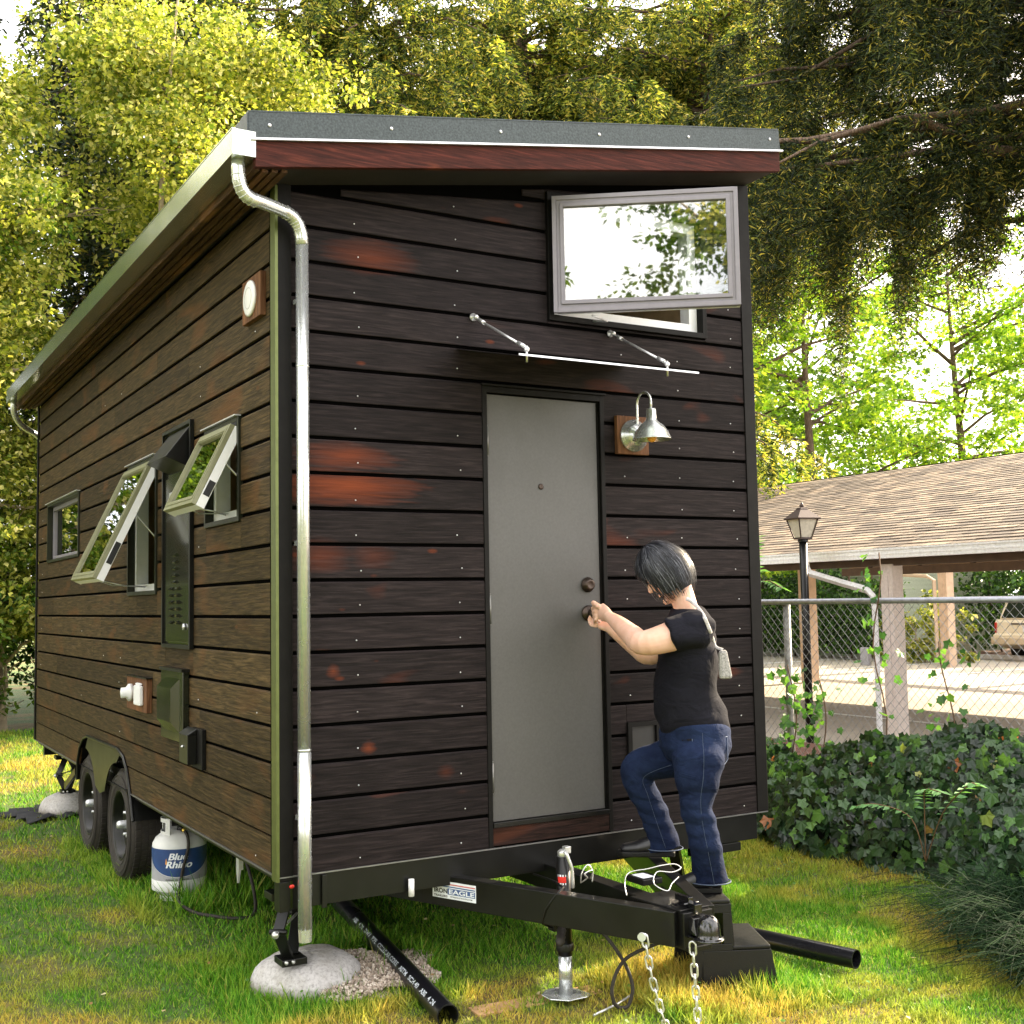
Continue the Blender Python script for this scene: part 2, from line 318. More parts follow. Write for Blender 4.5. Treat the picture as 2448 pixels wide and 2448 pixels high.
YELL = plain('brass_fitting', (.7, .5, .1), .3, .8)
ORANGE = plain('amber_glass', (.8, .35, .05), .3)
INTER = plain('interior_board', (.42, .4, .36), .7, 0, .1, 4)
CEIL = plain('interior_ceiling_pine', (.55, .38, .2), .6, 0, .2, 9)
GLASS = glass('window_glass', (.85, .9, .86), 3.0)
GLASSL = glass('loft_glass', (.9, .93, .91), 2.3)
SHINGLE = None

# ================================================================== THE TINY HOUSE
W, L, Z0 = 2.57, 6.1, .58
P = .1485
SLOPE = .164
def roofz(x): return 3.405 + SLOPE * x          # underside of the roof at x
house = empty('tiny_house', (0, 0, 0)); tag(house, 'dark wood tiny house with a shed roof standing on a black two-axle trailer', 'tiny house')

def subtract(r, holes):
    out = [r]
    for h in holes:
        nw = []
        for (a0, b0, a1, b1) in out:
            x0, z0, x1, z1 = h
            if x1 <= a0 or x0 >= a1 or z1 <= b0 or z0 >= b1: nw.append((a0, b0, a1, b1)); continue
            if x0 > a0: nw.append((a0, b0, x0, b1))
            if x1 < a1: nw.append((x1, b0, a1, b1))
            if z0 > b0: nw.append((max(a0, x0), b0, min(a1, x1), z0))
            if z1 < b1: nw.append((max(a0, x0), z1, min(a1, x1), b1))
        out = nw
    return out
def board(mb, u0, z0, u1, z1, P3, gap_top=True, ztop=None):
    """one board, P3(u,z,depth) maps to world; depth 0 = face"""
    g = .0155 if gap_top else 0; ch = .0065
    if z1 - g - ch <= z0 + .004: return
    u0 += .0012; u1 -= .0012
    def zt(u): return z1 if ztop is None else min(z1, ztop(u))
    prof = lambda u: [(z0, .012), (z0, .001), (z0 + .003, 0), (zt(u) - g - ch, 0), (zt(u) - g, .0055), (zt(u) - g, .0115)]
    a = [P3(u0, z, d) for z, d in prof(u0)]; b = [P3(u1, z, d) for z, d in prof(u1)]
    n = len(a); mb.add(a + b, [tuple(range(n)), tuple(range(n, 2*n))[::-1]] + [(i, (i+1) % n, n+(i+1) % n, n+i) for i in range(n)])

# --- front wall (plane y = 0)
FH = [(.956, .5, 1.62, 2.632), (1.315, 2.97, 2.26, 3.585), (1.712, .90, 1.90, 1.077)]
PF = lambda u, z, d: (u, d, z)
mb = MB(); rng = random.Random(3)
for k in range(22):
    z0 = Z0 + k * P; z1 = z0 + P
    if z0 > 3.8: break
    for r in subtract((.0585, z0, W - .066, z1), FH):
        a0, b0, a1, b1 = r; zt = None
        if b1 > roofz(a0) - .02:
            if b0 >= roofz(a1) - .03: continue
            if b0 >= roofz(a0) - .03: a0 = (b0 + .05 - 3.405) / SLOPE; 
            if a0 >= a1 - .05: continue
            zt = lambda u: roofz(u) - .005
        board(mb, a0, b0, a1, b1, PF, gap_top=(abs(b1 - z1) < 1e-6), ztop=zt)
mb.cm = 1; rng = random.Random(9)
for k in range(20):
    for x in (.35, .83, 1.735, 2.08, 2.42):
        z = Z0 + k * P + .035 + rng.uniform(-.006, .006); xx = x + rng.uniform(-.012, .012)
        if any(h[0] - .01 < xx < h[2] + .01 and h[1] - .01 < z < h[3] + .01 for h in FH) or rng.random() < .12 or z > roofz(xx) - .05: continue
        mb.lathe([(.0001, -.0022), (.0028, -.0018), (.0032, 0)], (xx, -.0005, z), (0, 1, 0), 8)
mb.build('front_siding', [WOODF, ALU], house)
# --- side wall (plane x = 0)
SH = [(4.232, 2.035, 5.558, 2.505), (1.985, 1.733, 2.675, 2.505), (1.26, 1.452, 1.806, 2.595), (.495, 2.035, 1.035, 2.505)]
PS = lambda u, z, d: (d, u, z)
mb = MB(); rng = random.Random(5)
ARCH = [(4.19, .58), (4.12, .70), (4.0, .768), (3.86, .797), (2.93, .80), (2.76, .765), (2.66, .69), (2.59, .58)]
for k in range(20):
    z0 = Z0 + k * P; z1 = min(z0 + P, 3.405)
    if z0 > 3.39: break
    if k == 0:
        for ys in ([4.19, L - .03, L - .03, 4.11], [.05, 2.59, 2.68, .05]):
            zs = (Z0, Z0, z1 - .009, z1 - .009); mb.prism([(.001, y, z) for y, z in zip(ys, zs)], (.012, 0, 0))
        continue
    cuts = [.05]; y = rng.uniform(1.1, 2.6)
    while y < L - .6: cuts.append(y); y += rng.uniform(1.5, 3.2)
    cuts.append(L - .03)
    if k == 1:
        cuts = [.05, L - .03]
        zt = z1 - .009
        poly = [(.05, z0), (2.69, z0), (2.76, .765), (2.93, .802), (3.86, .80), (4.0, .768), (4.09, z0), (L - .03, z0), (L - .03, zt), (.05, zt)]
        mb.prism([(.001, y_, z_) for y_, z_ in poly], (.012, 0, 0)); continue
    for a, b in zip(cuts[:-1], cuts[1:]):
        for r in subtract((a, z0, b, z1), SH):
            a0, b0, a1, b1 = r
            board(mb, a0, b0, a1, b1, PS, gap_top=(abs(b1 - z0 - P) < 1e-6))
mb.cm = 1; rng = random.Random(19)
for k in range(17):
    for y in (.28, 1.15, 2.9, 3.4, 4.1, 5.85):
        if rng.random() < .55: continue
        z = Z0 + k * P + .035
        if 1.6 < z < 2.55 and 1.2 < y < 5.6 or z < .85 and 2.4 < y < 4.3: continue
        mb.lathe([(.0001, -.0022), (.003, -.0018), (.0035, 0)], (-.0005, y + rng.uniform(-.02, .02), z), (1, 0, 0), 8)
mb.build('side_siding', [WOODS, ALU], house)
# sheathing behind the boards, right and rear walls
mb = MB()
# front sheathing around holes
def wallrects(u0, z0, u1, z1, holes): return subtract((u0, z0, u1, z1), holes)
for a in wallrects(.0, Z0, W, 3.405, FH[:2]): mb.box((a[0], .0115, a[1]), (a[2], .10, a[3]))
FU = FH[1]
for x0_, x1_ in ((0, FU[0]), (FU[2], W)):
    mb.prism([(x0_, .0115, 3.405), (x1_, .0115, 3.405), (x1_, .0115, roofz(x1_)), (x0_, .0115, roofz(x0_))], (0, .0885, 0))
mb.prism([(FU[0], .0115, FU[3]), (FU[2], .0115, FU[3]), (FU[2], .0115, roofz(FU[2])), (FU[0], .0115, roofz(FU[0]))], (0, .0885, 0))
for a in wallrects(.1, Z0 + .25, L, 3.405, [SH[0], SH[1], SH[3]]): mb.box((.0115, a[0], a[1]), (.10, a[2], a[3]))
mb.box((.0115, .1, Z0), (.1, 2.6, Z0 + .25)); mb.box((.0115, 4.18, Z0), (.1, L, Z0 + .25)); mb.box((.25, 2.6, Z0), (.3, 4.18, Z0 + .25))
mb.build('wall_sheathing', plain('black_paper', (.0012, .0011, .001), .95, spec=.02), house)
mb = MB()
mb.box((W - .1, .1, Z0), (W, L, 3.405)); mb.prism([(W - .1, .1, 3.405), (W, .1, 3.405), (W, .1, roofz(W)), (W - .1, .1, roofz(W - .1))], (0, L - .1, 0))
mb.prism([(.1, L - .1, Z0), (W - .1, L - .1, Z0), (W - .1, L - .1, roofz(W - .1)), (.1, L - .1, roofz(.1))], (0, .1, 0))
mb.build('rear_siding', WOODS, house)
mb = MB(); mb.box((.1, .1, Z0), (W - .1, L - .1, Z0 + .05)); mb.box((.1, .1, 2.75), (W - .1, 2.2, 2.8)); mb.build('floor', INTER, house)
mb = MB(); mb.box((.101, .101, 2.8), (.11, L - .1, 3.4)); mb.box((.11, 3.0, .63), (W - .11, 3.02, 3.3)); mb.box((W - .12, .11, 2.8), (W - .102, 2.9, 3.6)); mb.build('interior_lining', CEIL, house)
# corner trims
MB().box((.0, -.006, Z0 - .02), (.058, .011, 3.41)).build('corner_board', BLACKT, house, .002)
MB().prism([(W - .066, -.006, Z0), (W + .004, -.006, Z0), (W + .004, -.006, roofz(W) - .005), (W - .066, -.006, roofz(W - .066) - .005)], (0, .017, 0)).build('corner_board', BLACKT, house, .002)
MB().box((-.012, L - .035, Z0), (.0, L + .012, 3.4)).build('corner_board', BLACKT, house, .002)
MB().box((-.013, -.007, Z0 - .02), (-.0005, .052, 3.40)).build('corner_flashing', plain('green_grey_flashing', (.10, .12, .035), .35, .5), house)
BFL = plain('thin_flashing', (.2, .2, .2), .4, .7)
MB().box((.0, -.008, Z0 - .006), (W, -.0, Z0 - .001)).build('base_flashing', BFL, house)
MB().box((-.008, 0, Z0 - .006), (.0, 2.58, Z0 - .001)).build('base_flashing', BFL, house); MB().box((-.008, 4.2, Z0 - .006), (.0, L, Z0 - .001)).build('base_flashing', BFL, house)
# --- roof
roof_plane = lambda x, y, dz=0: (x, y, 3.405 + SLOPE * x + dz)
YF, YR, XL, XR = -.25, L + .02, -.175, W
mb = MB()
mb.prism([roof_plane(XL + .03, YF + .03), roof_plane(XR, YF + .03), roof_plane(XR, YF + .03, .09), roof_plane(XL + .03, YF + .03, .09)], (0, YR - YF - .03, 0))
rf = mb.build('roof', plain('roof_deck', (.012, .009, .007), .7, 0, .3, 12), house)
mb = MB(); mb.prism([roof_plane(XL, YF, -.01), roof_plane(XR + .004, YF, -.01), roof_plane(XR + .004, YF, .094), roof_plane(XL, YF, .094)], (0, .03, 0)); mb.build('front_fascia', FASC, rf, .002)
mb = MB(); mb.prism([(XL, YF + .031, 3.366), (XL + .028, YF + .031, 3.366), (XL + .028, YF + .031, 3.47), (XL, YF + .031, 3.465)], (0, YR - YF - .03, 0)); mb.build('side_fascia', FASCS, rf, .002)
mb = MB()   # lath strips under the side eave
for i in range(3): mb.box((XL + .04 + i * .04, YF + .04, 3.366 + .006 * i), (XL + .065 + i * .04, YR, 3.378 + .006 * i))
mb.build('soffit', FASCS, rf)
mb = MB()
z_ = lambda x, d: 3.405 + SLOPE * x + d
mb.prism([(XL - .025, YF - .006, z_(XL, .094)), (XR + .006, YF - .006, z_(XR, .1)), (XR - .008, YF - .006, z_(XR, .207)), (XL - .03, YF - .006, z_(XL, .205))], (0, .012, 0))
mb.prism([(XL - .03, YF - .008, z_(XL, .203)), (XR - .006, YF - .008, z_(XR, .203)), (XR - .006, YF - .008, z_(XR, .209)), (XL - .03, YF - .008, z_(XL, .209))], (0, .1, 0))
mb.prism([(XR - .002, YF, z_(XR, .094)), (XR + .008, YF, z_(XR, .094)), (XR + .004, YF, z_(XR, .207)), (XR - .006, YF, z_(XR, .207))], (0, YR - YF, 0))
mb.box((XL - .035, YF - .004, 3.50), (XL - .022, YR, 3.575))
mb.prism([roof_plane(XL - .02, YF + .05, .20), roof_plane(XR, YF + .05, .20), roof_plane(XR, YF + .05, .204), roof_plane(XL - .02, YF + .05, .204)], (0, YR - YF - .05, 0))
mb.build('metal_roof_edge', GALVB, rf)
mb = MB(); mb.prism([(XL - .02, YF - .018, z_(XL, .090)), (XR + .014, YF - .018, z_(XR, .092)), (XR + .014, YF - .018, z_(XR, .1)), (XL - .02, YF - .018, z_(XL, .098))], (0, .014, 0)); mb.build('drip_edge', ALU, rf)
mb = MB()
for i in range(6):
    x = -.12 + i * .525; MB().ball((x, YF - .008, z_(x, .155)), .008, 8, (1, .5, 1)).build('roof_screw', ALU, rf)
# gutter
gut = MB()
gx0, gx1, gz0, gz1 = -.268, -.180, 3.402, 3.502
gut.box((gx0, YF - .004, gz0), (gx0 + .003, 6.06, gz1)); gut.box((gx0 + .003, YF - .004, gz0), (gx1, 6.06, gz0 + .003)); gut.box((gx1, YF - .004, gz0), (gx1 + .003, 6.06, gz1 + .03))
gut.box((gx0 - .001, YF - .008, gz0 - .001), (gx1 + .004, YF - .003, gz1)); gut.box((gx0, 6.06, gz0), (gx1, 6.064, gz1)); gut.box((gx0 - .002, YF - .004, gz1), (gx0 + .014, 6.06, gz1 + .004))
gm, gnt, gbs = new_mat('gutter_galvanized'); gtc = N(gnt, 'TexCoord').outputs['Object']
gf = noise(gnt, gtc, 7, 5, .6); gnt.links.new(ramp(gnt, [(.3, (.5, .54, .48)), (.7, (.6, .63, .57))], gf).outputs[0], gbs.inputs['Base Color'])
gbs.inputs['Metallic'].default_value = .92; gbs.inputs['Roughness'].default_value = .17; bump(gnt, gbs, noise(gnt, gtc, 1.2, 2), .1, .05)
gut.build('gutter', gm, house)
# downspout front
def arc_pts(p0, p1, p2, n=7):
    return [Vector(p0) * (1-t)**2 + Vector(p1) * 2*t*(1-t) + Vector(p2) * t*t for t in [i / n for i in range(n + 1)]]
A = (-.225, -.19, 3.405); pts = [Vector(A)] + arc_pts((-.225, -.19, 3.37), (-.225, -.185, 3.25), (-.13, -.16, 3.262), 9)[0:] + [V(-.05, -.12, 3.262)] + arc_pts((-.02, -.1, 3.262), (.085, -.06, 3.262), (.085, -.06, 3.14), 9)
mb = MB(); pr = []
for i, p in enumerate(pts): pr.append(.0275 if i % 2 else .0262)
mb.tube(pts, pr, 20); mb.tube([pts[-1], V(.085, -.06, 1.06)], .0262, 24); mb.tube([V(.085, -.06, 1.07), V(.085, -.06, .38)], .0278, 24)
mb.tube([V(.085, -.06, .38), V(.085, -.06, .33)], [.0285, .026], 10, smooth=False)
mb.lathe([(.0263, 0), (.0285, .004), (.0263, .008)], (.085, -.06, 2.63)); mb.lathe([(.0263, 0), (.029, .004), (.0263, .008)], (.085, -.06, 1.075))
for i in range(8):
    pass
for i in list(range(2, 10, 1)) + list(range(13, 21)):
    if i < len(pts) - 1: mb.tube([pts[i] - (pts[i+1] - pts[i-1]).normalized() * .0022, pts[i], pts[i] + (pts[i+1] - pts[i-1]).normalized() * .0022], [.0265, .0298, .0265], 20, cap=False)
mb.build('downspout', GALV, house)
for z in (.8, 1.9, 2.9): MB().box((.065, -.045, z), (.105, -.006, z + .02)).build('downspout_strap', GALV, house)
mb = MB(); mb.tube([V(-.225, 5.95, 3.405)] + arc_pts((-.225, 5.95, 3.37), (-.225, 5.97, 3.25), (-.12, 6.06, 3.2), 8) + [V(-.03, 6.15, 3.17), V(.05, 6.17, 3.1), V(.05, 6.17, .6)], .027, 14); mb.build('rear_downspout', GALV, house)

# --- door
mb = MB(); zt = 2.632
mb.box((.956, -.004, Z0), (.978, .05, zt)); mb.box((1.598, -.004, Z0), (1.62, .05, zt)); mb.box((.978, -.004, 2.603), (1.598, .05, zt))
mb.box((.95, -.016, 2.632), (1.626, .006, 2.642))
mb.box((.978, .012, .69), (.987, .05, 2.603)); mb.box((1.589, .012, .69), (1.598, .05, 2.603))
mb.build('door_frame', BLACKT, house, .0015)
mb = MB(); mb.box((.987, .014, .688), (1.586, .055, 2.598)); door = mb.build('door', DOORM, house, .002)
mb = MB()
for z in (2.318, 1.558, .816):
    mb.tube([(.984, .006, z), (.984, .006, z + .13)], .006, 10); mb.tube([(.984, .006, z - .006), (.984, .006, z - .001)], .0045, 8); mb.tube([(.984, .006, z + .131), (.984, .006, z + .137)], .0045, 8)
    hg = mb.build('hinge', plain('hinge_steel', (.16, .16, .155), .4, .6), door); mb = MB()
def knob(nm, c, prof):
    m_ = MB(); m_.lathe(prof, c, (0, -1, 0), 28); return m_.build(nm, BRONZE, door)
knob('deadbolt', (1.515, .014, 1.73), [(.0, .0), (.034, 0), (.036, .006), (.031, .009), (.031, .013), (.027, .016), (.026, .026), (.018, .03), (.014, .028), (.0001, .028)])
knob('door_handle', (1.515, .014, 1.597), [(.0, 0), (.036, 0), (.037, .006), (.032, .009), (.03, .013), (.016, .016), (.013, .034), (.022, .04), (.0285, .05), (.0285, .062), (.02, .07), (.0001, .072)])
knob('peephole', (1.268, .014, 2.185), [(.0, 0), (.013, 0), (.014, .003), (.009, .005), (.0001, .003)])
mb = MB(); mb.box((.978, -.002, .586), (1.598, .06, .664)); mb.build('door_sill_board', SILL, house, .002)
mb = MB(); mb.box((.979, -.008, .664), (1.597, .06, .686)); mb.build('threshold', BLACKM, house, .002)

# --- windows
def frame_x(x0, x1, yA, yB, zA, zB, t, mb=None):
    mb = mb or MB()
    mb.box((x0, yA, zA), (x1, yA + t, zB)); mb.box((x0, yB - t, zA), (x1, yB, zB)); mb.box((x0, yA + t, zA), (x1, yB - t, zA + t)); mb.box((x0, yA + t, zB - t), (x1, yB - t, zB)); return mb
def side_window(yA, yB, zA, zB, fixed=False, out=0, drop=0):
    w = frame_x(-.012, .03, yA, yB, zA, zB, .022).build('window', plain('window_trim_dark', (.012, .014, .007), .35, .3), house, .0015)
    MB().box((-.03, yA - .005, zB), (.0, yB + .005, zB + .006)).build('head_flashing', ALU, w)
    if fixed:
        frame_x(.03, .06, yA + .022, yB - .022, zA + .022, zB - .022, .03).build('frame', LILAC, w)
        MB().box((.045, yA + .05, zA + .05), (.05, yB - .05, zB - .05)).build('pane', GLASS, w)
        return w
    frame_x(.03, .1, yA + .022, yB - .022, zA + .022, zB - .022, .04).build('frame', WHITE, w)
    MB().box((.085, (yA + yB) / 2 - .02, zA + .06), (.099, (yA + yB) / 2 + .0, zB - .06)).build('screen_bar', WHITE, w)
    # sash, hinged at the head, swung outwards
    T = V(-.012, 0, zB - .045); B = V(-out, 0, zB - drop)
    d = (B - T).normalized(); n = V(-d.z, 0, d.x);
    if n.x > 0: n = -n
    ya, yb = yA + .025, yB - .025; th = .028
    def pt(s, y, h): v = T + d * s + n * h; return (v.x, y, v.z)
    Ls = (B - T).length
    def slab(m_, s0, s1, y0, y1, h0, h1):
        m_.hexa([pt(s0, y0, h0), pt(s1, y0, h0), pt(s1, y1, h0), pt(s0, y1, h0)], [pt(s0, y0, h1), pt(s1, y0, h1), pt(s1, y1, h1), pt(s0, y1, h1)])
    m_ = MB()
    for q0, q1, q2, q3 in ((0, .04, ya, yb), (Ls - .04, Ls, ya, yb), (.04, Ls - .04, ya, ya + .03), (.04, Ls - .04, yb - .03, yb)): slab(m_, q0, q1, q2, q3, 0.006, th)
    for q0, q1, q2, q3 in ((.02, .035, ya + .015, yb - .015), (Ls - .035, Ls - .02, ya + .015, yb - .015), (.035, Ls - .035, ya + .012, ya + .026), (.035, Ls - .035, yb - .026, yb - .012)): slab(m_, q0, q1, q2, q3, th, th + .004)
    sash = m_.build('sash', SASHG, w, .001)
    m_ = MB(); slab(m_, .035, Ls - .035, ya + .025, yb - .025, .012, .018); m_.build('pane', GLASS, sash)
    m_ = MB(); slab(m_, 0, Ls, ya - .0015, ya + .03, -.034, .005); slab(m_, 0, Ls, yb - .03, yb + .0015, -.034, .005); slab(m_, Ls - .03, Ls, ya + .03, yb - .03, -.03, .005)
    slab(m_, .0, .03, ya + .03, yb - .03, -.03, .005); m_.build('sash_inner_frame', WHITE, sash, .001)
    m_ = MB(); slab(m_, Ls * .68, Ls * .86, ya - .004, ya - .0017, -.03, .0); m_.build('latch_plate', BLACKP, sash)
    # stay arm and opener rod
    m_ = MB(); e = Vector(pt(Ls * .42, ya + .008, -.02)); m_.bar(e, (.02, ya + .006, zB - .045 - Ls * .62), .003, .016, (0, 1, 0)); m_.build('stay', ALU, w)
    m_ = MB(); c = Vector(pt(Ls - .02, (ya + yb) / 2, -.01)); m_.tube([c, (c.x * .45, c.y - .12, zA + .052), (.02, c.y + .02, zA + .046)], .004, 6); m_.tube([c, (c.x * .5, c.y + .1, zA + .058), (.02, c.y - .02, zA + .05)], .003, 6); m_.build('opener_arm', ALU, w)
    return w
side_window(4.232, 5.558, 2.035, 2.505, True)
side_window(1.985, 2.675, 1.733, 2.505, False, .311, .688)
side_window(.495, 1.035, 2.035, 2.505, False, .188, .404)
# loft casement, hinged left
w = MB(); x0, x1, z0, z1 = 1.315, 2.26, 2.97, 3.585
for b in (((x0, -.018, z0), (x0 + .026, .03, z1)), ((x1 - .026, -.018, z0), (x1, .03, z1)), ((x0 + .026, -.018, z0), (x1 - .026, .03, z0 + .026)), ((x0 + .026, -.018, z1 - .02), (x1 - .026, .03, z1))): w.box(*b)
loft = w.build('window', BLACKT, house, .0015)
w = MB(); a0, a1, c0, c1, t = x0 + .026, x1 - .026, z0 + .026, z1 - .02, .05
for b in (((a0, .03, c0), (a0 + t, .1, c1)), ((a1 - t, .03, c0), (a1, .1, c1)), ((a0 + t, .03, c0), (a1 - t, .1, c0 + t)), ((a0 + t, .03, c1 - t), (a1 - t, .1, c1))): w.box(*b)
w.build('frame', WHITE, loft, .001)
H = V(1.335, -.028, 0); E2 = V(2.03, -.534, 0); d = (E2 - H).normalized(); n = V(d.y, -d.x, 0); n = -n if n.y > 0 else n; Ls = (E2 - H).length
def lp(s, h, z): v = H + d * s + n * h; return (v.x, v.y, z)
def lslab(m_, s0, s1, za, zb, h0, h1): m_.hexa([lp(s0, h0, za), lp(s1, h0, za), lp(s1, h1, za), lp(s0, h1, za)], [lp(s0, h0, zb), lp(s1, h0, zb), lp(s1, h1, zb), lp(s0, h1, zb)])
za, zb = 2.996, 3.549
def rim(m_, i, t, h0, h1):
    lslab(m_, i, i + t, za + i, zb - i, h0, h1); lslab(m_, Ls - i - t, Ls - i, za + i, zb - i, h0, h1); lslab(m_, i + t, Ls - i - t, za + i, za + i + t, h0, h1); lslab(m_, i + t, Ls - i - t, zb - i - t, zb - i, h0, h1)
m_ = MB(); rim(m_, 0, .02, 0, .032); rim(m_, .0202, .016, 0, .026); rim(m_, .0364, .018, 0, .034); sash = m_.build('sash', LILAC, loft, .0015)
m_ = MB(); lslab(m_, .05, Ls - .05, za + .05, zb - .05, .014, .019); m_.build('pane', GLASSL, sash)
m_ = MB(); rim(m_, .001, .05, -.03, -.0015); m_.build('sash_inner_frame', WHITE, sash)
MB().tube([(1.5, -.1, 2.99), (1.62, -.05, 2.985), (1.5, .02, 2.99)], .005, 6).build('opener_arm', ALU, loft)

# --- tall fridge vent panel, hood and louvres
panel = MB().box((-.006, 1.268, 1.46), (.03, 1.798, 2.588)).build('service_panel', GREENT, house)
frame_x(-.022, .0, 1.251, 1.808, 1.45, 2.597, .018).build('panel_frame', BLACKM, panel, .001)
mb = MB(); mb.prism([(-.0062, 1.30, 2.575), (-.13, 1.30, 2.41), (-.0062, 1.30, 2.36)], (0, .40, 0)); mb.build('vent_hood', BLACKM, panel, .002)
MB().box((-.012, 1.29, 1.48), (-.007, 1.78, 2.34)).build('panel_door', GREENT, panel, .002)
mb = MB()
for i in range(11):
    z = 1.94 - i * .035
    for y in ((1.475, 1.59) if i > 4 else (1.53,)):
        mb.prism([(-.0122, y, z), (-.03, y, z - .014), (-.0122, y, z - .02)], (0, .055, 0))
mb.build('louvres', GREENT, panel)
frame_x(-.02, -.0122, 1.48, 1.66, 2.215, 2.26, .012).build('panel_badge', ALU, panel, .001)
MB().lathe([(.0, .0), (.016, 0), (.016, .01), (.0001, .012)], (-.0125, 1.37, 1.56), (-1, 0, 0), 16).build('lock', ALU, panel)
# small vent cover, outlet board, round cover, meter box
vent = MB().box((-.035, 1.325, .985), (.0, 1.755, 1.34)).build('exhaust_cover', GREENT, house, .004)
MB().prism([(-.0352, 1.38, 1.30), (-.06, 1.46, 1.25), (-.06, 1.46, 1.08), (-.0352, 1.38, 1.03)], (0, .28, 0)).build('raised_panel', GREENT, vent)
MB().box((-.042, 1.318, 1.335), (.002, 1.762, 1.35)).build('head_flashing', BLACKM, vent)
ob = MB().box((-.03, 2.09, 1.078), (.0, 2.57, 1.265)).build('inlet_board', BOARD, house, .002)
MB().box((-.036, 2.08, 1.265), (.002, 2.58, 1.272)).build('head_flashing', BLACKM, ob)
MB().lathe([(.0, 0), (.05, 0), (.05, .02), (.03, .035), (.03, .06), (.0001, .065)], (-.03, 2.44, 1.175), (-1, 0, 0), 20).build('water_inlet', WHITE, ob)
MB().box((-.055, 2.16, 1.115), (-.03, 2.30, 1.225)).box((-.05, 2.18, 1.225), (-.03, 2.28, 1.24)).build('power_inlet', WHITE, ob, .008)
rb = MB().box((-.025, .145, 2.885), (.0, .39, 3.075)).build('vent_board', BOARD, house, .002)
MB().lathe([(.0, 0), (.078, 0), (.078, .008), (.07, .012), (.0001, .012)], (-.025, .275, 2.982), (-1, 0, 0), 32).build('round_vent_cover', WHITE, rb)
MB().lathe([(.044, 0.0122), (.046, .014), (.048, .0122)], (-.025, .275, 2.982), (-1, 0, 0), 28).build('printed_ring', plain('print_grey', (.5, .5, .5)), rb)
lk = MB().box((-.02, 1.03, .885), (.0, 1.20, 1.075)).build('meter_board', BLACKT, house, .002)
MB().box((-.065, 1.12, .905), (-.02, 1.27, 1.045)).prism([(-.02, 1.115, 1.045), (-.07, 1.115, 1.045), (-.02, 1.115, 1.075)], (0, .16, 0)).build('meter_box', BLACKM, lk, .003)
MB().ball((-.068, 1.2, .985), .008, 8).build('lock', CHROME, lk)
# cat flap at the right of the door
cf = MB().box((1.712, -.012, .90), (1.735, .02, 1.077)).box((1.735, -.012, 1.055), (1.9, .02, 1.077)).box((1.735, -.012, .90), (1.9, .02, .92)).box((1.88, -.012, .92), (1.9, .02, 1.055)).build('cat_flap', BLACKT, house)
MB().box((1.735, .004, .92), (1.88, .012, 1.055)).build('flap_panel', plain('dark_grey_flap', (.014, .013, .013), .5), cf)

# --- awning above the door: sheet with two stays
can = lambda x, y, d=0: (x, y, 2.79 + .2435 * y + d)
canopy = MB().prism([can(.83, -.004), can(1.75, -.004), can(1.75, -.55), can(.83, -.55)], (0, 0, .006)).build('door_canopy', GLASS, house)
MB().prism([can(.825, -.55, -.001), can(1.755, -.55, -.001), can(1.755, -.556, -.001), can(.825, -.556, -.001)], (0, 0, .008)).build('canopy_edge', ALU, canopy)
for xa, xb in ((.917, .955), (1.669, 1.70)):
    m_ = MB(); m_.tube([(xa, -.03, 2.93), (xb, -.4, 2.725)], .0055, 10); m_.lathe([(.0, 0), (.018, 0), (.018, .006), (.006, .01), (.006, .03), (.0001, .03)], (xa, -.001, 2.94), (0, -1, 0), 16)
    m_.ball((xa, -.03, 2.935), .012, 10); m_.ball((xb, -.4, 2.72), .013, 10); m_.tube([(xb, -.4, 2.665), (xb, -.4, 2.735)], .005, 8); m_.tube([(xa + .004, -.05, 2.92), (xa + .008, -.09, 2.896)], .009, 8); m_.tube([(xb - .002, -.385, 2.735), (xb - .006, -.34, 2.76)], .009, 8)
    m_.build('canopy_stay', CHROME, canopy)

# --- barn lamp
lb = MB().box((1.682, -.024, 2.355), (1.868, .0, 2.54)).build('lamp_board', BOARD, house, .002)
MB().lathe([(.0, 0), (.078, 0), (.078, .012), (.066, .018), (.066, .026), (.052, .034), (.052, .042), (.0001, .048)], (1.775, -.024, 2.445), (0, -1, 0), 36).build('lamp_base', GALV, lb)
arc = [V(1.775, -.05, 2.44), V(1.775, -.06, 2.50), V(1.775, -.06, 2.57)] + [V(1.775, -.115 + .055 * math.cos(t), 2.588 + .055 * math.sin(t)) for t in [i * math.pi / 10 for i in range(11)]] + [V(1.775, -.17, 2.55)]
MB().tube(arc, .0065, 12).build('gooseneck', GALV, lb)
MB().lathe([(.0001, .145), (.020, .145), (.022, .136), (.026, .092), (.031, .085), (.058, .062), (.080, .032), (.091, .0), (.094, -.004), (.091, -.002), (.077, .029), (.055, .058), (.026, .08), (.0001, .082)], (1.777, -.17, 2.412), (0, 0, 1), 40).build('lamp_shade', GALV, lb)
MB().ball((1.777, -.17, 2.424), .024, 14, (1, 1, 1.2)).build('bulb', ORANGE, lb)

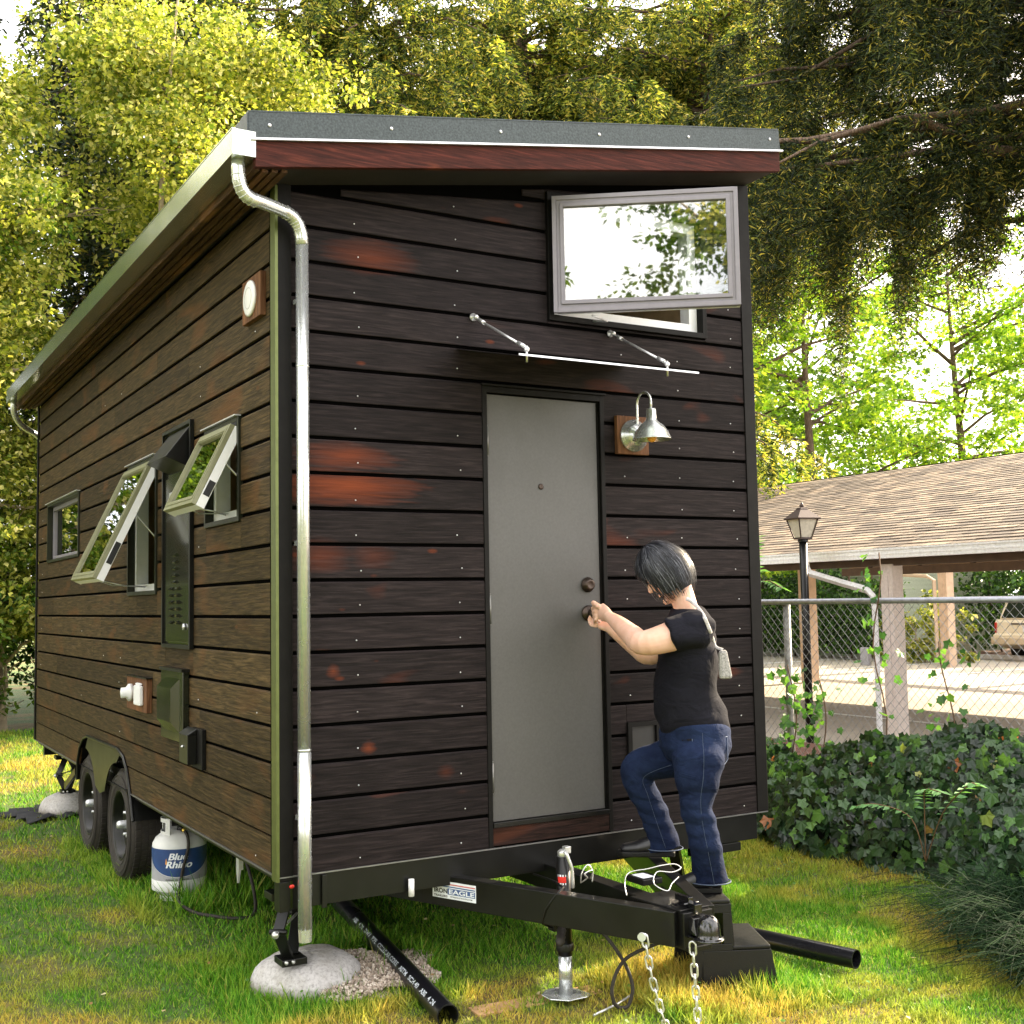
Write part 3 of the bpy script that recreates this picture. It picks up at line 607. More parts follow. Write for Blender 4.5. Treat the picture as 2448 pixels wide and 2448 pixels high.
# ================================================================== trailer
fr = MB()
fr.box((.06, .012, .445), (W - .06, .07, Z0 - .003)); fr.box((.02, .07, .545), (.06, L - .02, Z0 - .003)); fr.box((W - .06, .07, .47), (W - .02, L - .02, Z0 - .003))
fr.box((.06, L - .08, .45), (W - .06, L - .02, Z0 - .003))
for y in (.9, 1.8, 2.7, 3.6, 4.5, 5.4): fr.box((.30, y, .49), (W - .06, y + .05, Z0 - .003)); fr.box((.06, y, .54), (.30, y + .05, Z0 - .003))
fr.box((.30, .07, .44), (.36, L - .08, .56)); fr.box((W - .36, .07, .44), (W - .30, L - .08, .56))
fr.box((.0, -.004, .44), (.045, .06, Z0 - .022)); fr.box((.18, -.004, .435), (.20, .011, .565)); fr.box((.0, .07, Z0 - .004), (W, L, Z0 - .001))
fr.box((.15, 2.93, .26), (.21, 3.01, .32)); fr.tube([(.1, 2.97, .322), (W - .1, 2.97, .322)], .035, 10); fr.tube([(.1, 3.94, .322), (W - .1, 3.94, .322)], .035, 10)
fr.box((.3, 2.6, .40), (.34, 4.3, .44)); fr.box((2.1, .012, .40), (2.4, .06, .44))
tf = fr.build('trailer_frame', BLACKM, house, .002)
def yb(x0_, y0_, x1_, y1_, z0_, z1_, w_): return MB().bar((x0_, y0_, (z0_ + z1_) / 2), (x1_, y1_, (z0_ + z1_) / 2), w_, z1_ - z0_)
t = MB(); off = V(.0285, .0122, 0)
t.bar((.78 - .4286 * .9 + .03, .9, .415), (1.205 + .02, -.98, .415), .06, .13)
t.bar((1.82 + .4286 * .9, .9, .415), (1.365, -.98, .415), .06, .13)
t.bar((1.285, .5, .418), (1.285, -.97, .418), .075, .115)
t.hexa([(1.19, -.72, .478), (1.395, -.72, .478), (1.36, -1.0, .478), (1.22, -1.0, .478)], [(1.19, -.72, .486), (1.395, -.72, .486), (1.36, -1.0, .486), (1.22, -1.0, .486)])
t.box((1.22, -1.02, .345), (1.36, -.97, .478)); t.box((1.235, -1.03, .335), (1.345, -.85, .352))
t.build('tongue', BLACKM, house, .003)
c = MB()
# ball coupler
c.hexa([(1.235, -.92, .40), (1.345, -.92, .40), (1.325, -1.06, .40), (1.245, -1.06, .40)], [(1.24, -.92, .492), (1.34, -.92, .492), (1.318, -1.04, .458), (1.252, -1.04, .458)])
c.lathe([(.0001, .052), (.02, .05), (.036, .036), (.043, .015), (.044, -.01), (.046, -.028), (.058, -.032), (.058, -.038), (.04, -.038)], (1.285, -1.085, .425), (0, 0, 1), 28)
c.hexa([(1.232, -.95, .388), (1.338, -.95, .388), (1.335, -1.11, .388), (1.235, -1.11, .388)], [(1.232, -.95, .396), (1.338, -.95, .396), (1.335, -1.11, .396), (1.235, -1.11, .396)])
c.box((1.268, -1.03, .47), (1.302, -.93, .505)); c.box((1.274, -.985, .50), (1.296, -.90, .522)); c.tube([(1.25, -.985, .50), (1.32, -.985, .50)], .005, 8)
c.build('coupler', plain('gloss_black_coupler', (.005, .005, .006), .14, .1, .2, coat=.7), house, .003)
MB().box((1.33, -.62, .486), (1.43, -.5, .512)).build('breakaway_box', BLACKM, house, .004)
MB().box((1.345, -.60, .5125), (1.405, -.52, .5135)).build('box_label', LWHITE, house)
# maker's sticker on the left tongue beam
bd = V(.4286, -1, 0).normalized(); bn = V(-bd.y, bd.x, 0); bn = -bn if bn.x > 0 else bn
so = V(.78 - .03 * 0 - .4286 * .1 + .0, .1, 0) + bn * .0006
def onbeam(u, z, h=0): v = V(.78 - .4286 * .0, 0, 0) + bd * u + bn * (h + .0045); return V(v.x, v.y, z)
u0, u1 = -.115, .125
st = MB().prism([onbeam(u0, .386), onbeam(u1, .386), onbeam(u1, .458), onbeam(u0, .458)], bn * .0012).build('maker_sticker', LWHITE, house)
m_ = MB(); m_.prism([onbeam(u0 + .085, .404, .0013), onbeam(u1 - .004, .404, .0013), onbeam(u1 - .004, .43, .0013), onbeam(u0 + .085, .43, .0013)], bn * .0004)
m_.prism([onbeam(u0 + .05, .434, .0013), onbeam(u1 - .004, .434, .0013), onbeam(u1 - .004, .439, .0013), onbeam(u0 + .055, .439, .0013)], bn * .0004)
m_.build('sticker_band', plain('sticker_blue', (.05, .1, .25), .5), st)
MB().prism([onbeam(u0 + .058, .444, .0013), onbeam(u1 - .004, .444, .0013), onbeam(u1 - .004, .449, .0013), onbeam(u0 + .064, .449, .0013)], bn * .0004).build('sticker_stripe', plain('sticker_red', (.5, .12, .12), .5), st)
e_ = [(.006, .432), (.02, .431), (.028, .436), (.038, .433), (.046, .437), (.052, .433), (.055, .442), (.047, .451), (.036, .447), (.028, .453), (.018, .45), (.01, .453), (.008, .442)]
MB().prism([onbeam(u0 + a, z, .0013) for a, z in e_], bn * .0004).build('sticker_emblem', BLACKP, st)
def text_mesh(s_, size, bold=0, shear=0, space=1.0):
    cu = bpy.data.curves.new('t', 'FONT'); cu.body = s_; cu.size = size; cu.offset = bold; cu.shear = shear; cu.space_character = space
    o = bpy.data.objects.new('t', cu); col.objects.link(o); dg = bpy.context.evaluated_depsgraph_get()
    me = bpy.data.meshes.new_from_object(o.evaluated_get(dg)); v = [tuple(p.co) for p in me.vertices]; f = [tuple(p.vertices) for p in me.polygons]
    bpy.data.objects.remove(o); bpy.data.meshes.remove(me); bpy.data.curves.remove(cu); return v, f
def densify(v, f, lim=.004):
    bm = bmesh.new(); vs = [bm.verts.new(p) for p in v]
    for q in f:
        try: bm.faces.new([vs[i] for i in q])
        except ValueError: pass
    bmesh.ops.triangulate(bm, faces=bm.faces)
    for _ in range(5):
        es = [e for e in bm.edges if e.calc_length() > lim and abs(e.verts[0].co.x - e.verts[1].co.x) > lim * .6]
        if not es: break
        bmesh.ops.subdivide_edges(bm, edges=es, cuts=1); bmesh.ops.triangulate(bm, faces=bm.faces)
    bm.verts.index_update(); o = ([tuple(p.co) for p in bm.verts], [tuple(p.index for p in q.verts) for q in bm.faces]); bm.free(); return o
def beam_text(s_, size, u, z, mat, bold=.0, width=None, nm='sticker_text'):
    v, f = text_mesh(s_, size, bold); w_ = max(p[0] for p in v); k = (width / w_) if width else 1
    m_ = MB(); m_.add([onbeam(u + p[0] * k, z + p[1], .0018) for p in v], f); return m_.build(nm, mat, st, fix=False)
beam_text('IRON', .026, u0 + .008, .408, BLACKP, .0009, .076); beam_text('EAGLE', .026, u0 + .09, .408, LWHITE, .0007, .142)
beam_text('TRAILERS', .012, u0 + .008, .391, BLACKP, .0004, .076); beam_text('IRONEAGLETRAILERS.COM', .009, u0 + .1, .393, BLACKP, .0001, .12)
# tongue jack
jx, jy = 1.085, -.40
jm = MB(); jm.tube([(jx, jy, .20), (jx, jy, .60)], .030, 24); jm.lathe([(.036, 0), (.037, .02), (.034, .03)], (jx, jy, .22)); jm.box((jx - .05, jy + .0, .30), (jx + .06, jy + .05, .36))
jack = jm.build('tongue_jack', BLACKM, house)
MB().tube([(jx, jy, .045), (jx, jy, .215)], .0285, 28).build('jack_tube', GALV, jack)
MB().prism([(jx - .095, jy - .03, .042), (jx - .04, jy - .085, .042), (jx + .05, jy - .085, .042), (jx + .1, jy - .035, .03), (jx + .09, jy + .05, .03), (jx + .03, jy + .085, .042), (jx - .05, jy + .08, .042), (jx - .1, jy + .03, .046)], (0, 0, .006)).build('jack_foot', GALV, jack, .003)
m_ = MB(); m_.tube([(jx - .012, jy - .03, .625), (jx - .01, jy - .045, .615), (jx + .01, jy - .05, .56), (jx + .012, jy - .05, .50), (jx + .012, jy - .05, .478)], .0075, 10); m_.lathe([(.022, 0), (.024, .004), (.024, .022), (.014, .03), (.0001, .031)], (jx, jy, .598), (0, 0, 1), 12); m_.box((jx, jy - .02, .612), (jx + .028, jy + .008, .64)); m_.build('crank', CHROME, jack, .002)
def jl(z0, z1, r_): return [(jx + r_ * math.cos(a), jy + r_ * math.sin(a), z) for z in (z0, z1) for a in (3.3, 3.7, 4.1, 4.5)]
for nm_, z0, z1, r_, mt_ in (('jack_label', .489, .53, .0303, LWHITE), ('jack_label_band', .497, .522, .0306, RED)): MB().add(jl(z0, z1, r_), [(0, 1, 5, 4), (1, 2, 6, 5), (2, 3, 7, 6)], True).build(nm_, mt_, jack, fix=False)
MB().lathe([(.0, 0), (.02, 0), (.016, .03), (.02, .035), (.016, .05), (.02, .055), (.014, .075), (.0001, .08)], (jx - .04, jy - .04, .315), (-.5, -.6, -.5), 14).build('cable_plug', RUBBER, jack)
# safety chains
def chain(pts, parent, nm='safety_chain', link_l=.05, r=.0042, wd=.0125):
    P_ = [Vector(p) for p in pts]; m_ = MB(); seg = 0; pos = 0; k = 0; out = []
    tot = sum((P_[i+1] - P_[i]).length for i in range(len(P_) - 1)); step = link_l - 2.4 * r; nlk = int(tot / step)
    def at(s_):
        for i in range(len(P_) - 1):
            l = (P_[i+1] - P_[i]).length
            if s_ <= l or i == len(P_) - 2: return P_[i] + (P_[i+1] - P_[i]) * (s_ / l), (P_[i+1] - P_[i]).normalized()
            s_ -= l
    for i in range(nlk):
        c_, d_ = at((i + .5) * step); s_ = d_.cross(V(.7, .7, 0.01)); s_.normalize(); u_ = d_.cross(s_)
        if i % 2: s_, u_ = u_, s_
        s_ = (s_ * 1 + u_ * .25).normalized()
        ring = []; hl = link_l / 2 - wd
        for j in range(20):
            t_ = 2 * math.pi * j / 20; cx = math.cos(t_) * wd; cy = math.sin(t_) * wd; ring.append(c_ + s_ * cx + d_ * (cy + (hl if cy > 0 else -hl)))
        vs = []; nn = s_.cross(d_)
        for j in range(20):
            p = ring[j]; q_ = (p - c_); o_ = (ring[(j+1) % 20] - ring[j-1]).normalized(); a_ = o_.cross(nn).normalized()
            for m in range(6): t_ = 2 * math.pi * m / 6; vs.append(p + a_ * r * math.cos(t_) + nn * r * math.sin(t_))
        m_.add(vs, [(j*6+m, j*6+(m+1) % 6, ((j+1) % 20)*6+(m+1) % 6, ((j+1) % 20)*6+m) for j in range(20) for m in range(6)], True)
    return m_.build(nm, CHROME, parent, fix=False)
chain([(1.083, -.955, .405), (1.10, -.975, .25), (1.13, -.99, .12), (1.155, -1.0, .045), (1.2, -1.03, .03), (1.26, -1.07, .02)], house)
chain([(1.235, -1.05, .375), (1.24, -1.055, .2), (1.245, -1.06, .06), (1.25, -1.08, .03)], house)
MB().tube([(1.078, -.95, .40), (1.07, -.957, .40)], .016, 14).build('chain_bolt', ALU, house)
# cables on the tongue
MB().tube([(1.0, -.30, .52), (1.03, -.42, .508), (1.02, -.5, .50), (.985, -.49, .47), (.965, -.45, .41), (.962, -.43, .35), (1.0, -.44, .33)], .0048, 8).build('wire_loop', BLACKM, house)
cab = [V(1.16, -.28, .38), V(1.19, -.50, .31), V(1.22, -.62, .21), V(1.235, -.66, .12), V(1.22, -.66, .055), V(1.19, -.66, .04), V(1.15, -.66, .06), V(1.135, -.66, .12), V(1.16, -.665, .19), V(1.20, -.675, .235), V(1.26, -.70, .265), V(1.33, -.73, .29), V(1.36, -.8, .33)]
def smooth_path(pts, n=5):
    out = []; m = len(pts)
    for i in range(m - 1):
        p0, p1, p2, p3 = pts[max(i-1, 0)], pts[i], pts[i+1], pts[min(i+2, m-1)]
        for k in range(n):
            t_ = k / n; out.append(.5 * ((2*p1) + (-p0+p2)*t_ + (2*p0-5*p1+4*p2-p3)*t_*t_ + (-p0+3*p1-3*p2+p3)*t_**3))
    return out + [pts[-1]]
MB().tube(smooth_path(cab), .0075, 10).build('trailer_cable', RUBBER, house)
MB().tube([(1.30, -.715, .30), (1.302, -.716, .265)], .002, 5).build('cable_tie', LWHITE, house)
brk = [V(1.19, -.70, .485), V(1.21, -.66, .52), V(1.26, -.62, .55), V(1.33, -.66, .565), V(1.38, -.68, .575), V(1.44, -.69, .575), V(1.455, -.71, .56), V(1.41, -.71, .55), V(1.35, -.69, .555), V(1.31, -.72, .52), V(1.33, -.78, .50), V(1.37, -.76, .52), V(1.42, -.74, .535)]
MB().tube(smooth_path(brk), .0023, 6).build('breakaway_cable', plain('clear_cable', (.6, .6, .6), .25, .5), house)
MB().tube(smooth_path([V(1.15, -.43, .487), V(1.15, -.44, .53), V(1.18, -.44, .56), V(1.205, -.44, .53), V(1.2, -.44, .487)]), .003, 6).tube(smooth_path([V(1.16, -.42, .487), V(1.17, -.45, .51), V(1.15, -.46, .53), V(1.19, -.46, .54), V(1.2, -.43, .5)]), .003, 6).build('spring_clip', CHROME, house)
# white drain stub, marker lamp, side-frame fittings
MB().tube([(.573, -.012, .43), (.573, -.012, .50)], .0125, 16).build('drain_stub', WHITE, house)
MB().ball((.05, -.008, .538), .008, 10, (1.4, .6, 1)).build('marker_lamp', RED, house)
hk = MB(); hk.tube([(1.55, .4, .44), (1.55, .38, .38), (1.57, .36, .32), (1.62, .34, .29), (1.65, .33, .33)], [.04, .045, .04, .03, .02], 12); hk.build('frame_hook', BLACKM, house)
MB().box((.03, .62, .49), (.05, .66, .575)).prism([(.03, .62, .49), (.03, .66, .49), (.03, .645, .43)], (.01, 0, 0)).build('frame_bracket', ALU, house)
for y_, z_a, r_a in ((1.92, .5, .018), (1.8, .47, .01)): MB().tube([(.25, y_, z_a), (.25, y_, .574)], r_a, 12).build('gas_fitting', YELL, house)
# wheels
def wheel(x, y, z, s):
    w_ = empty('wheel', (0, 0, 0), house); ax = (-s, 0, 0); c_ = (x, y, z); R_ = .333
    prof = [(.20, -.0), (.215, .012), (.25, .018), (.295, .014), (.318, .0), (.328, -.02), (.333, -.06), (.333, -.15), (.328, -.19), (.30, -.215), (.24, -.215), (.20, -.20)]
    m_ = MB(); m_.lathe([(r_, h_) for r_, h_ in prof], c_, ax, 64)
    for i in range(60):     # tread blocks
        a_ = 2 * math.pi * i / 60
        for j in range(5):
            aa = a_ + (j % 2) * math.pi / 60; hh = -.012 - j * .04
            p = [V(c_[0] - s * (hh - dx), c_[1] + math.cos(aa + da) * rr, c_[2] + math.sin(aa + da) * rr) for rr in (R_ - .006, R_ + .005) for dx, da in ((0, -.033), (.03, -.04), (.03, .03), (0, .037))]
            m_.add(p, [(0,1,2,3)[::-1], (4,5,6,7), (0,1,5,4), (1,2,6,5), (2,3,7,6), (3,0,4,7)])
    for r_ in (.235, .275, .30): m_.lathe([(r_ - .004, .0155), (r_, .0205), (r_ + .004, .0155)], c_, ax, 64)
    m_.build('tyre', RUBBER, w_)
    m_ = MB(); m_.lathe([(.205, .004), (.212, .010), (.205, .012), (.195, .0), (.19, -.05), (.175, -.06), (.16, -.045), (.12, -.035), (.085, -.05), (.06, -.05), (.0001, -.05)], c_, ax, 48); m_.build('rim', BLACKM, w_)
    m_ = MB(); m_.lathe([(.027, -.056), (.026, .008), (.023, .02), (.018, .026), (.0001, .028)], c_, ax, 28)
    for i in range(6): t_ = i * math.pi / 3; m_.lathe([(.0001, -.058), (.088, -.056), (.088, -.048), (.02, -.046)], c_, ax, 28) if i == 0 else None; m_.lathe([(.009, -.052), (.009, -.02), (.0001, -.018)], (c_[0], c_[1] + .075 * math.cos(t_), c_[2] + .075 * math.sin(t_)), ax, 6)
    m_.build('hub', ALU, w_)
for y in (2.97, 3.94): wheel(.03, y, .338, 1); wheel(W - .03, y, .338, -1)
# fender: lip around the arch, dark back, skirt between the tyres
arch = [(2.5, .43), (2.535, .50), (2.59, .60), (2.66, .70), (2.76, .77), (2.93, .805), (3.86, .80), (4.0, .77), (4.12, .70), (4.19, .60), (4.2, .47)]
f_ = MB()
pa = [V(-.006, y, z) for y, z in arch]
f_.tube(pa, .011, 10)
f_.add([(.24, y, z) for y, z in arch] + [(-.004, y, z) for y, z in arch], [(i, i+1, len(arch)+i+1, len(arch)+i) for i in range(len(arch)-1)])
f_.add([(.245, y, z) for y, z in [(2.5, .2)] + arch + [(4.2, .2)]], [tuple(range(len(arch) + 2))])
fen = f_.build('fender', BLACKM, house, fix=False)
cz = .338; R2 = .375
sk = [(2.97 + R2 * math.cos(t_), cz + R2 * math.sin(t_)) for t_ in [math.radians(a) for a in range(12, 96, 7)]]
sk = [(3.455, .47)] + [p for p in sk if p[1] > .49 and p[0] < 3.455] + [(2.85, .79), (2.93, .80), (3.86, .795)] + [(3.94 - (a[0] - 2.97), a[1]) for a in reversed([(2.97 + R2 * math.cos(math.radians(q)), cz + R2 * math.sin(math.radians(q))) for q in range(12, 96, 7)]) if a[1] > .49 and a[0] < 3.455]
ys = [p for p in sk]
MB().prism([(-.003, y, z) for y, z in sk], (.006, 0, 0)).build('fender_skirt', BLACKM, fen)
# scissor jacks: front left on the concrete dome, rear left, front right
def sjack(x, y, ztop, zbot, nm='stabiliser_jack'):
    m_ = MB(); zm = (ztop + zbot) / 2 + .01
    m_.box((x - .10, y - .05, ztop - .03), (x + .06, y + .05, ztop)); m_.box((x - .055, y - .05, zbot), (x + .055, y + .055, zbot + .028))
    A_, B_ = V(x - .09, y - .10, zm), V(x + .09, y + .16, zm)
    for e_ in (A_, B_):
        sgn = (e_ - V(x, y, zm)).normalized() * .03
        m_.bar(V(x, y, ztop - .02) + sgn, e_, .05, .012, (0, 0, 1)); m_.bar(V(x, y, zbot + .03) + sgn, e_, .05, .012, (0, 0, 1)); m_.tube([e_ + V(.03, -.02, 0), e_ - V(.03, -.02, 0)], .012, 8)
    j = m_.build(nm, BLACKM, house, .002)
    MB().tube([A_ - (B_ - A_) * .12, B_ + (B_ - A_) * .05], .006, 8).build('screw_rod', ALU, j)
    m2 = MB(); m2.ball(A_ - (B_ - A_) * .14 , .016, 10)
    for i_ in (0, 1): m2.ball((x - .05 + .03 * i_, y - .057, ztop - .012 - .008 * i_), .009, 8); m2.ball((x - .04 + .03 * i_, y - .057, zbot + .02), .009, 8)
    m2.build('jack_bolts', CHROME, j); return j
sjack(.155, .30, .455, .148)
sjack(.20, 5.75, .47, .16)
# diagonal stabiliser legs at the front right corner
m_ = MB(); m_.bar((2.05, .10, .44), (2.36, .42, .02), .05, .06); m_.bar((1.78, .05, .45), (2.10, -.02, .1), .001, .001)
fs = m_.build('stabiliser_leg', BLACKM, house, .002)
MB().tube([(1.9, .1, .36), (2.3, .28, .22)], .009, 8).build('screw_rod', plain('rusty_rod', (.14, .06, .03), .6, .4), fs)
m_ = MB(); m_.box((.16, 4.9, .40), (.22, 5.1, .47)); m_.bar((.14, 5.05, .42), (.14, 5.5, .25), .02, .05); m_.build('rear_bracket', BLACKM, house)
# ================================================================== ground
def ground_h(x, y):
    return 0.018 * np.sin(x * 1.3 + .5) * np.cos(y * .9) + .008 * np.sin(x * 3.1) * np.sin(y * 2.7)
gx = np.concatenate([np.linspace(-60, -8, 14), np.linspace(-7, 6, 66), np.linspace(7, 90, 20)]); gy = np.concatenate([np.linspace(-30, -7, 8), np.linspace(-6, 14, 81), np.linspace(15, 110, 20)])
XX, YY = np.meshgrid(gx, gy); ZZ = ground_h(XX, YY) * np.clip(1 - np.maximum(0, XX - 4.5), 0, 1) * (XX > -8)
vv = np.stack([XX, YY, ZZ], -1).reshape(-1, 3); nxg, nyg = len(gx), len(gy)
ii = (np.arange(nyg - 1)[:, None] * nxg + np.arange(nxg - 1)[None]).ravel()
g_o = mesh_np('lawn_ground', vv, np.stack([ii, ii + 1, ii + nxg + 1, ii + nxg], 1), ground_mat(), None, True); tag(g_o, kind='structure')
# grass blades
gm_ = grass_mat()
def in_view(x, y, pad=.35):
    dx, dy = x - CAMP.x, y - CAMP.y; f = dx * .5055 + dy * .8628; r = dx * .8628 - dy * .5055
    z = (0 - 1.655); 
    return (f > 1.5) & (np.abs(r) < f * .44 + pad) & (f > 3.0)
def blades(n, x0, x1, y0, y1, lmin, lmax, w, keep=None):
    x = RNG.uniform(x0, x1, n); y = RNG.uniform(y0, y1, n); k = in_view(x, y)
    k &= ~((x > .06) & (x < .55) & (((x - .28) ** 2 + (y - .43) ** 2) < .055)) & ~(((x - .225) ** 2 + (y - 2.36) ** 2) < .024) & ~((x > .4) & (x < 1.0) & (y > .0) & (y < .75) & (((x-.52)/.3)**2 + ((y-.42)/.3)**2 < 1) & (RNG.random(n) < .93))
    if keep is not None: k &= keep(x, y)
    x, y = x[k], y[k]; n = len(x); z = ground_h(x, y) - .003
    cl = .5 + .5 * np.sin(x * 9.1 + 2 * np.sin(y * 7.3)) * np.sin(y * 8.3 + 2 * np.sin(x * 5.7))
    L_ = RNG.uniform(lmin, lmax, n) * (.6 + .75 * cl) * (1 + .5 * ((x > .1) & (y > .2)))
    th = RNG.uniform(0, 2 * np.pi, n); lean = RNG.uniform(.1, 1.0, n)
    D = np.stack([np.cos(th) * lean, np.sin(th) * lean, np.ones(n)], 1); th2 = RNG.uniform(0, 2*np.pi, n); Nn = np.stack([np.cos(th2), np.sin(th2), .3 * np.ones(n)], 1)
    return np.stack([x, y, z], 1), D, Nn, L_, w / L_
def grass_obj(parts, name, label):
    vs, fs, o = [], [], 0
    for a in parts:
        v, f = leaf_mesh(*a, kind='bent'); vs.append(v); fs.append(f + o); o += len(v)
    g = mesh_np(name, np.concatenate(vs), np.concatenate(fs), gm_); tag(g, label, 'grass', kind='stuff'); return g
grass_obj([blades(150000, -2.6, 3.2, -2.2, 1.2, .016, .042, .0042), blades(60000, -3, 4.4, 1.2, 4.0, .018, .045, .006), blades(60000, -3, 5, 4, 13, .025, .05, .009), blades(50000, 2.0, 4.5, -2, 2.5, .02, .046, .0052), blades(6000, -.15, .85, -.15, .95, .04, .08, .0045), blades(5000, -.1, .6, 1.9, 4.4, .06, .13, .006), blades(5000, 1.3, 2.1, -1.0, -.2, .05, .10, .005)], 'lawn_grass', 'short green lawn grass with dry yellow patches around the trailer')
nl_ = 420; lx_ = RNG.uniform(-2.5, 4.3, nl_); ly_ = RNG.uniform(-2, 9, nl_)
lit = mesh_np('fallen_leaves', *leaf_mesh(np.stack([lx_, ly_, ground_h(lx_, ly_) + RNG.uniform(.015, .045, nl_)], 1), rdir(nl_) * np.array([1, 1, .2]), rdir(nl_) * .5 + np.array([0, 0, 1]), RNG.uniform(.012, .035, nl_), np.full(nl_, .7), 'oval'), leaf_mat('dead_leaves', [(0, (.16, .08, .03)), (.6, (.4, .26, .1)), (1, (.55, .5, .3))], .2, .7)); tag(lit, 'small dry fallen leaves scattered over the lawn', 'leaves', kind='stuff')
nw_ = 5200; wx = RNG.uniform(-2.6, 4.2, nw_); wy = RNG.uniform(-2, 7, nw_); kk = (np.sin(wx * 2.1 + 1) * np.sin(wy * 1.9) + .35 * np.sin(wx * 7) * np.sin(wy * 6)) > .35; wx, wy = wx[kk], wy[kk]; nw_ = len(wx)
tag(mesh_np('lawn_weeds', *leaf_mesh(np.stack([wx, wy, ground_h(wx, wy) + RNG.uniform(.02, .05, nw_)], 1), rdir(nw_) * np.array([1, 1, .3]), rdir(nw_) * .4 + np.array([0, 0, 1]), RNG.uniform(.012, .026, nw_), np.full(nw_, .8), 'oval'), leaf_mat('clover', [(0, (.05, .14, .02)), (1, (.14, .3, .05))], .3, .5)), 'patches of clover and small weeds growing in the lawn', 'weeds', kind='stuff')
# driveway, kerb, verge
asph, ant, abs_ = new_mat('asphalt'); ap = N(ant, 'NewGeometry').outputs['Position']; af = noise(ant, ap, 30, 5, .7); a2 = noise(ant, ap, .5, 4)
ant.links.new(mix(ant, .5, ramp(ant, [(.3, (.28, .24, .2)), (.7, (.46, .41, .34))], af).outputs[0], ramp(ant, [(.3, (.26, .23, .2)), (.7, (.5, .43, .35))], a2).outputs[0]), abs_.inputs['Base Color']); abs_.inputs['Roughness'].default_value = .9
tag(MB().box((8.0, -12, -.05), (23.5, 40, .012)).build('driveway', asph), kind='structure')
tag(MB().box((23.5, -12, -.05), (23.7, 40, .14)).build('kerb', CONC), kind='structure')
mk = MB(); mk.box((10.7, -10, .016), (10.78, 30, .02))
for y in range(-9, 30, 3): mk.box((17.4, y, .016), (23.0, y + .1, .02))
tag(mk.build('road_marking', plain('paint_white', (.7, .7, .68), .6)), kind='structure')
mulch, mnt, mbs = new_mat('mulch'); mp_ = N(mnt, 'NewGeometry').outputs['Position']; mf = noise(mnt, mp_, 18, 6, .7); mnt.links.new(ramp(mnt, [(.3, (.05, .02, .012)), (.7, (.2, .09, .06))], mf).outputs[0], mbs.inputs['Base Color']); mbs.inputs['Roughness'].default_value = .95
tag(MB().box((4.9, -12, -.04), (8.0, 40, .03)).box((23.7, -12, -.05), (40, 45, .1)).build('planting_strip', mulch), kind='structure')

# ================================================================== things on the lawn
def thing(o, label, cat, group=None): return tag(o, label, cat, group)
# concrete dome under the front jack
def dome(c, r, h, name, label, sq=2.6):
    m_ = MB(); n = 48; vs = []; rings = [(1, 0), (1.02, .1), (1.0, .3), (.93, .55), (.82, .75), (.66, .90), (.45, .98), (.2, 1.0), (.001, 1.0)]
    for rr, hh in rings:
        for k in range(n):
            t_ = 2 * math.pi * k / n; s_ = (abs(math.cos(t_)) ** sq + abs(math.sin(t_)) ** sq) ** (-1 / sq); wob = 1 + .025 * math.sin(3 * t_ + 1) + .015 * math.sin(7 * t_)
            vs.append((c[0] + r * rr * s_ * wob * math.cos(t_), c[1] + r * rr * s_ * wob * math.sin(t_), h * hh + .004 * math.sin(5 * t_ + rr * 9)))
    m_.add(vs, [(i*n+k, i*n+(k+1) % n, (i+1)*n+(k+1) % n, (i+1)*n+k) for i in range(len(rings)-1) for k in range(n)], True)
    o = m_.build(name, CONC, None, origin=(c[0], c[1], 0)); o.rotation_euler.z = .35; return o
thing(dome((.275, .41, 0), .228, .15, 'concrete_footing', ''), 'rounded pale concrete footing under the front corner jack beside the downspout', 'concrete block')
thing(dome((.22, 5.75, 0), .22, .165, 'concrete_footing', ''), 'small pale concrete footing on black fabric under the rear corner jack', 'concrete block')
m_ = MB(); vs = []; n = 40
for i in range(n):
    t_ = 2 * math.pi * i / n; r_ = .42 + .07 * math.sin(5 * t_) + .05 * math.sin(11 * t_); vs.append((.15 + r_ * math.cos(t_), 5.75 + r_ * .9 * math.sin(t_)))
ring2 = [(x * 1, y, .028 + .02 * math.sin(i * 2.1)) for i, (x, y) in enumerate(vs)]; inn = [(.15 + (x - .15) * .6, 5.75 + (y - 5.75) * .6, .035 + .02 * math.sin(i * 1.7)) for i, (x, y) in enumerate(vs)]
m_.add(ring2 + inn, [(i, (i+1) % n, n + (i+1) % n, n + i) for i in range(n)] + [tuple(range(n, 2*n))], True)
o = m_.build('ground_fabric', plain('black_fabric', (.02, .02, .025), .8, 0, .3, 30), None, origin=(.15, 5.75, 0)); sm = o.modifiers.new('s', 'SOLIDIFY'); sm.thickness = .006; thing(o, 'crumpled black fabric sheet beneath the rear concrete footing', 'fabric')
# gravel
n = 5200; a_ = RNG.uniform(0, 2*np.pi, n); r_ = np.sqrt(RNG.random(n)) * (.32 + .05 * np.sin(a_ * 5)); px = .50 + r_ * np.cos(a_) * 1.05; py = .34 + r_ * np.sin(a_) * .95; sz = RNG.uniform(.005, .011, n)
T_ = np.array([(1,0,0),(-1,0,0),(0,1,0),(0,-1,0),(0,0,1),(0,0,-1)], float); Fq = np.array([(0,2,4),(2,1,4),(1,3,4),(3,0,4),(2,0,5),(1,2,5),(3,1,5),(0,3,5)])
Q = np.linalg.qr(RNG.normal(size=(n, 3, 3)))[0]; sc = RNG.uniform(.6, 1.2, (n, 1, 3)); pv = (T_[None] * sc) @ Q * sz[:, None, None] + np.stack([px, py, ground_h(px, py) + .022 + RNG.uniform(-.006, .01, n) + .03 * np.clip(1 - r_ / .35, 0, 1)], 1)[:, None]
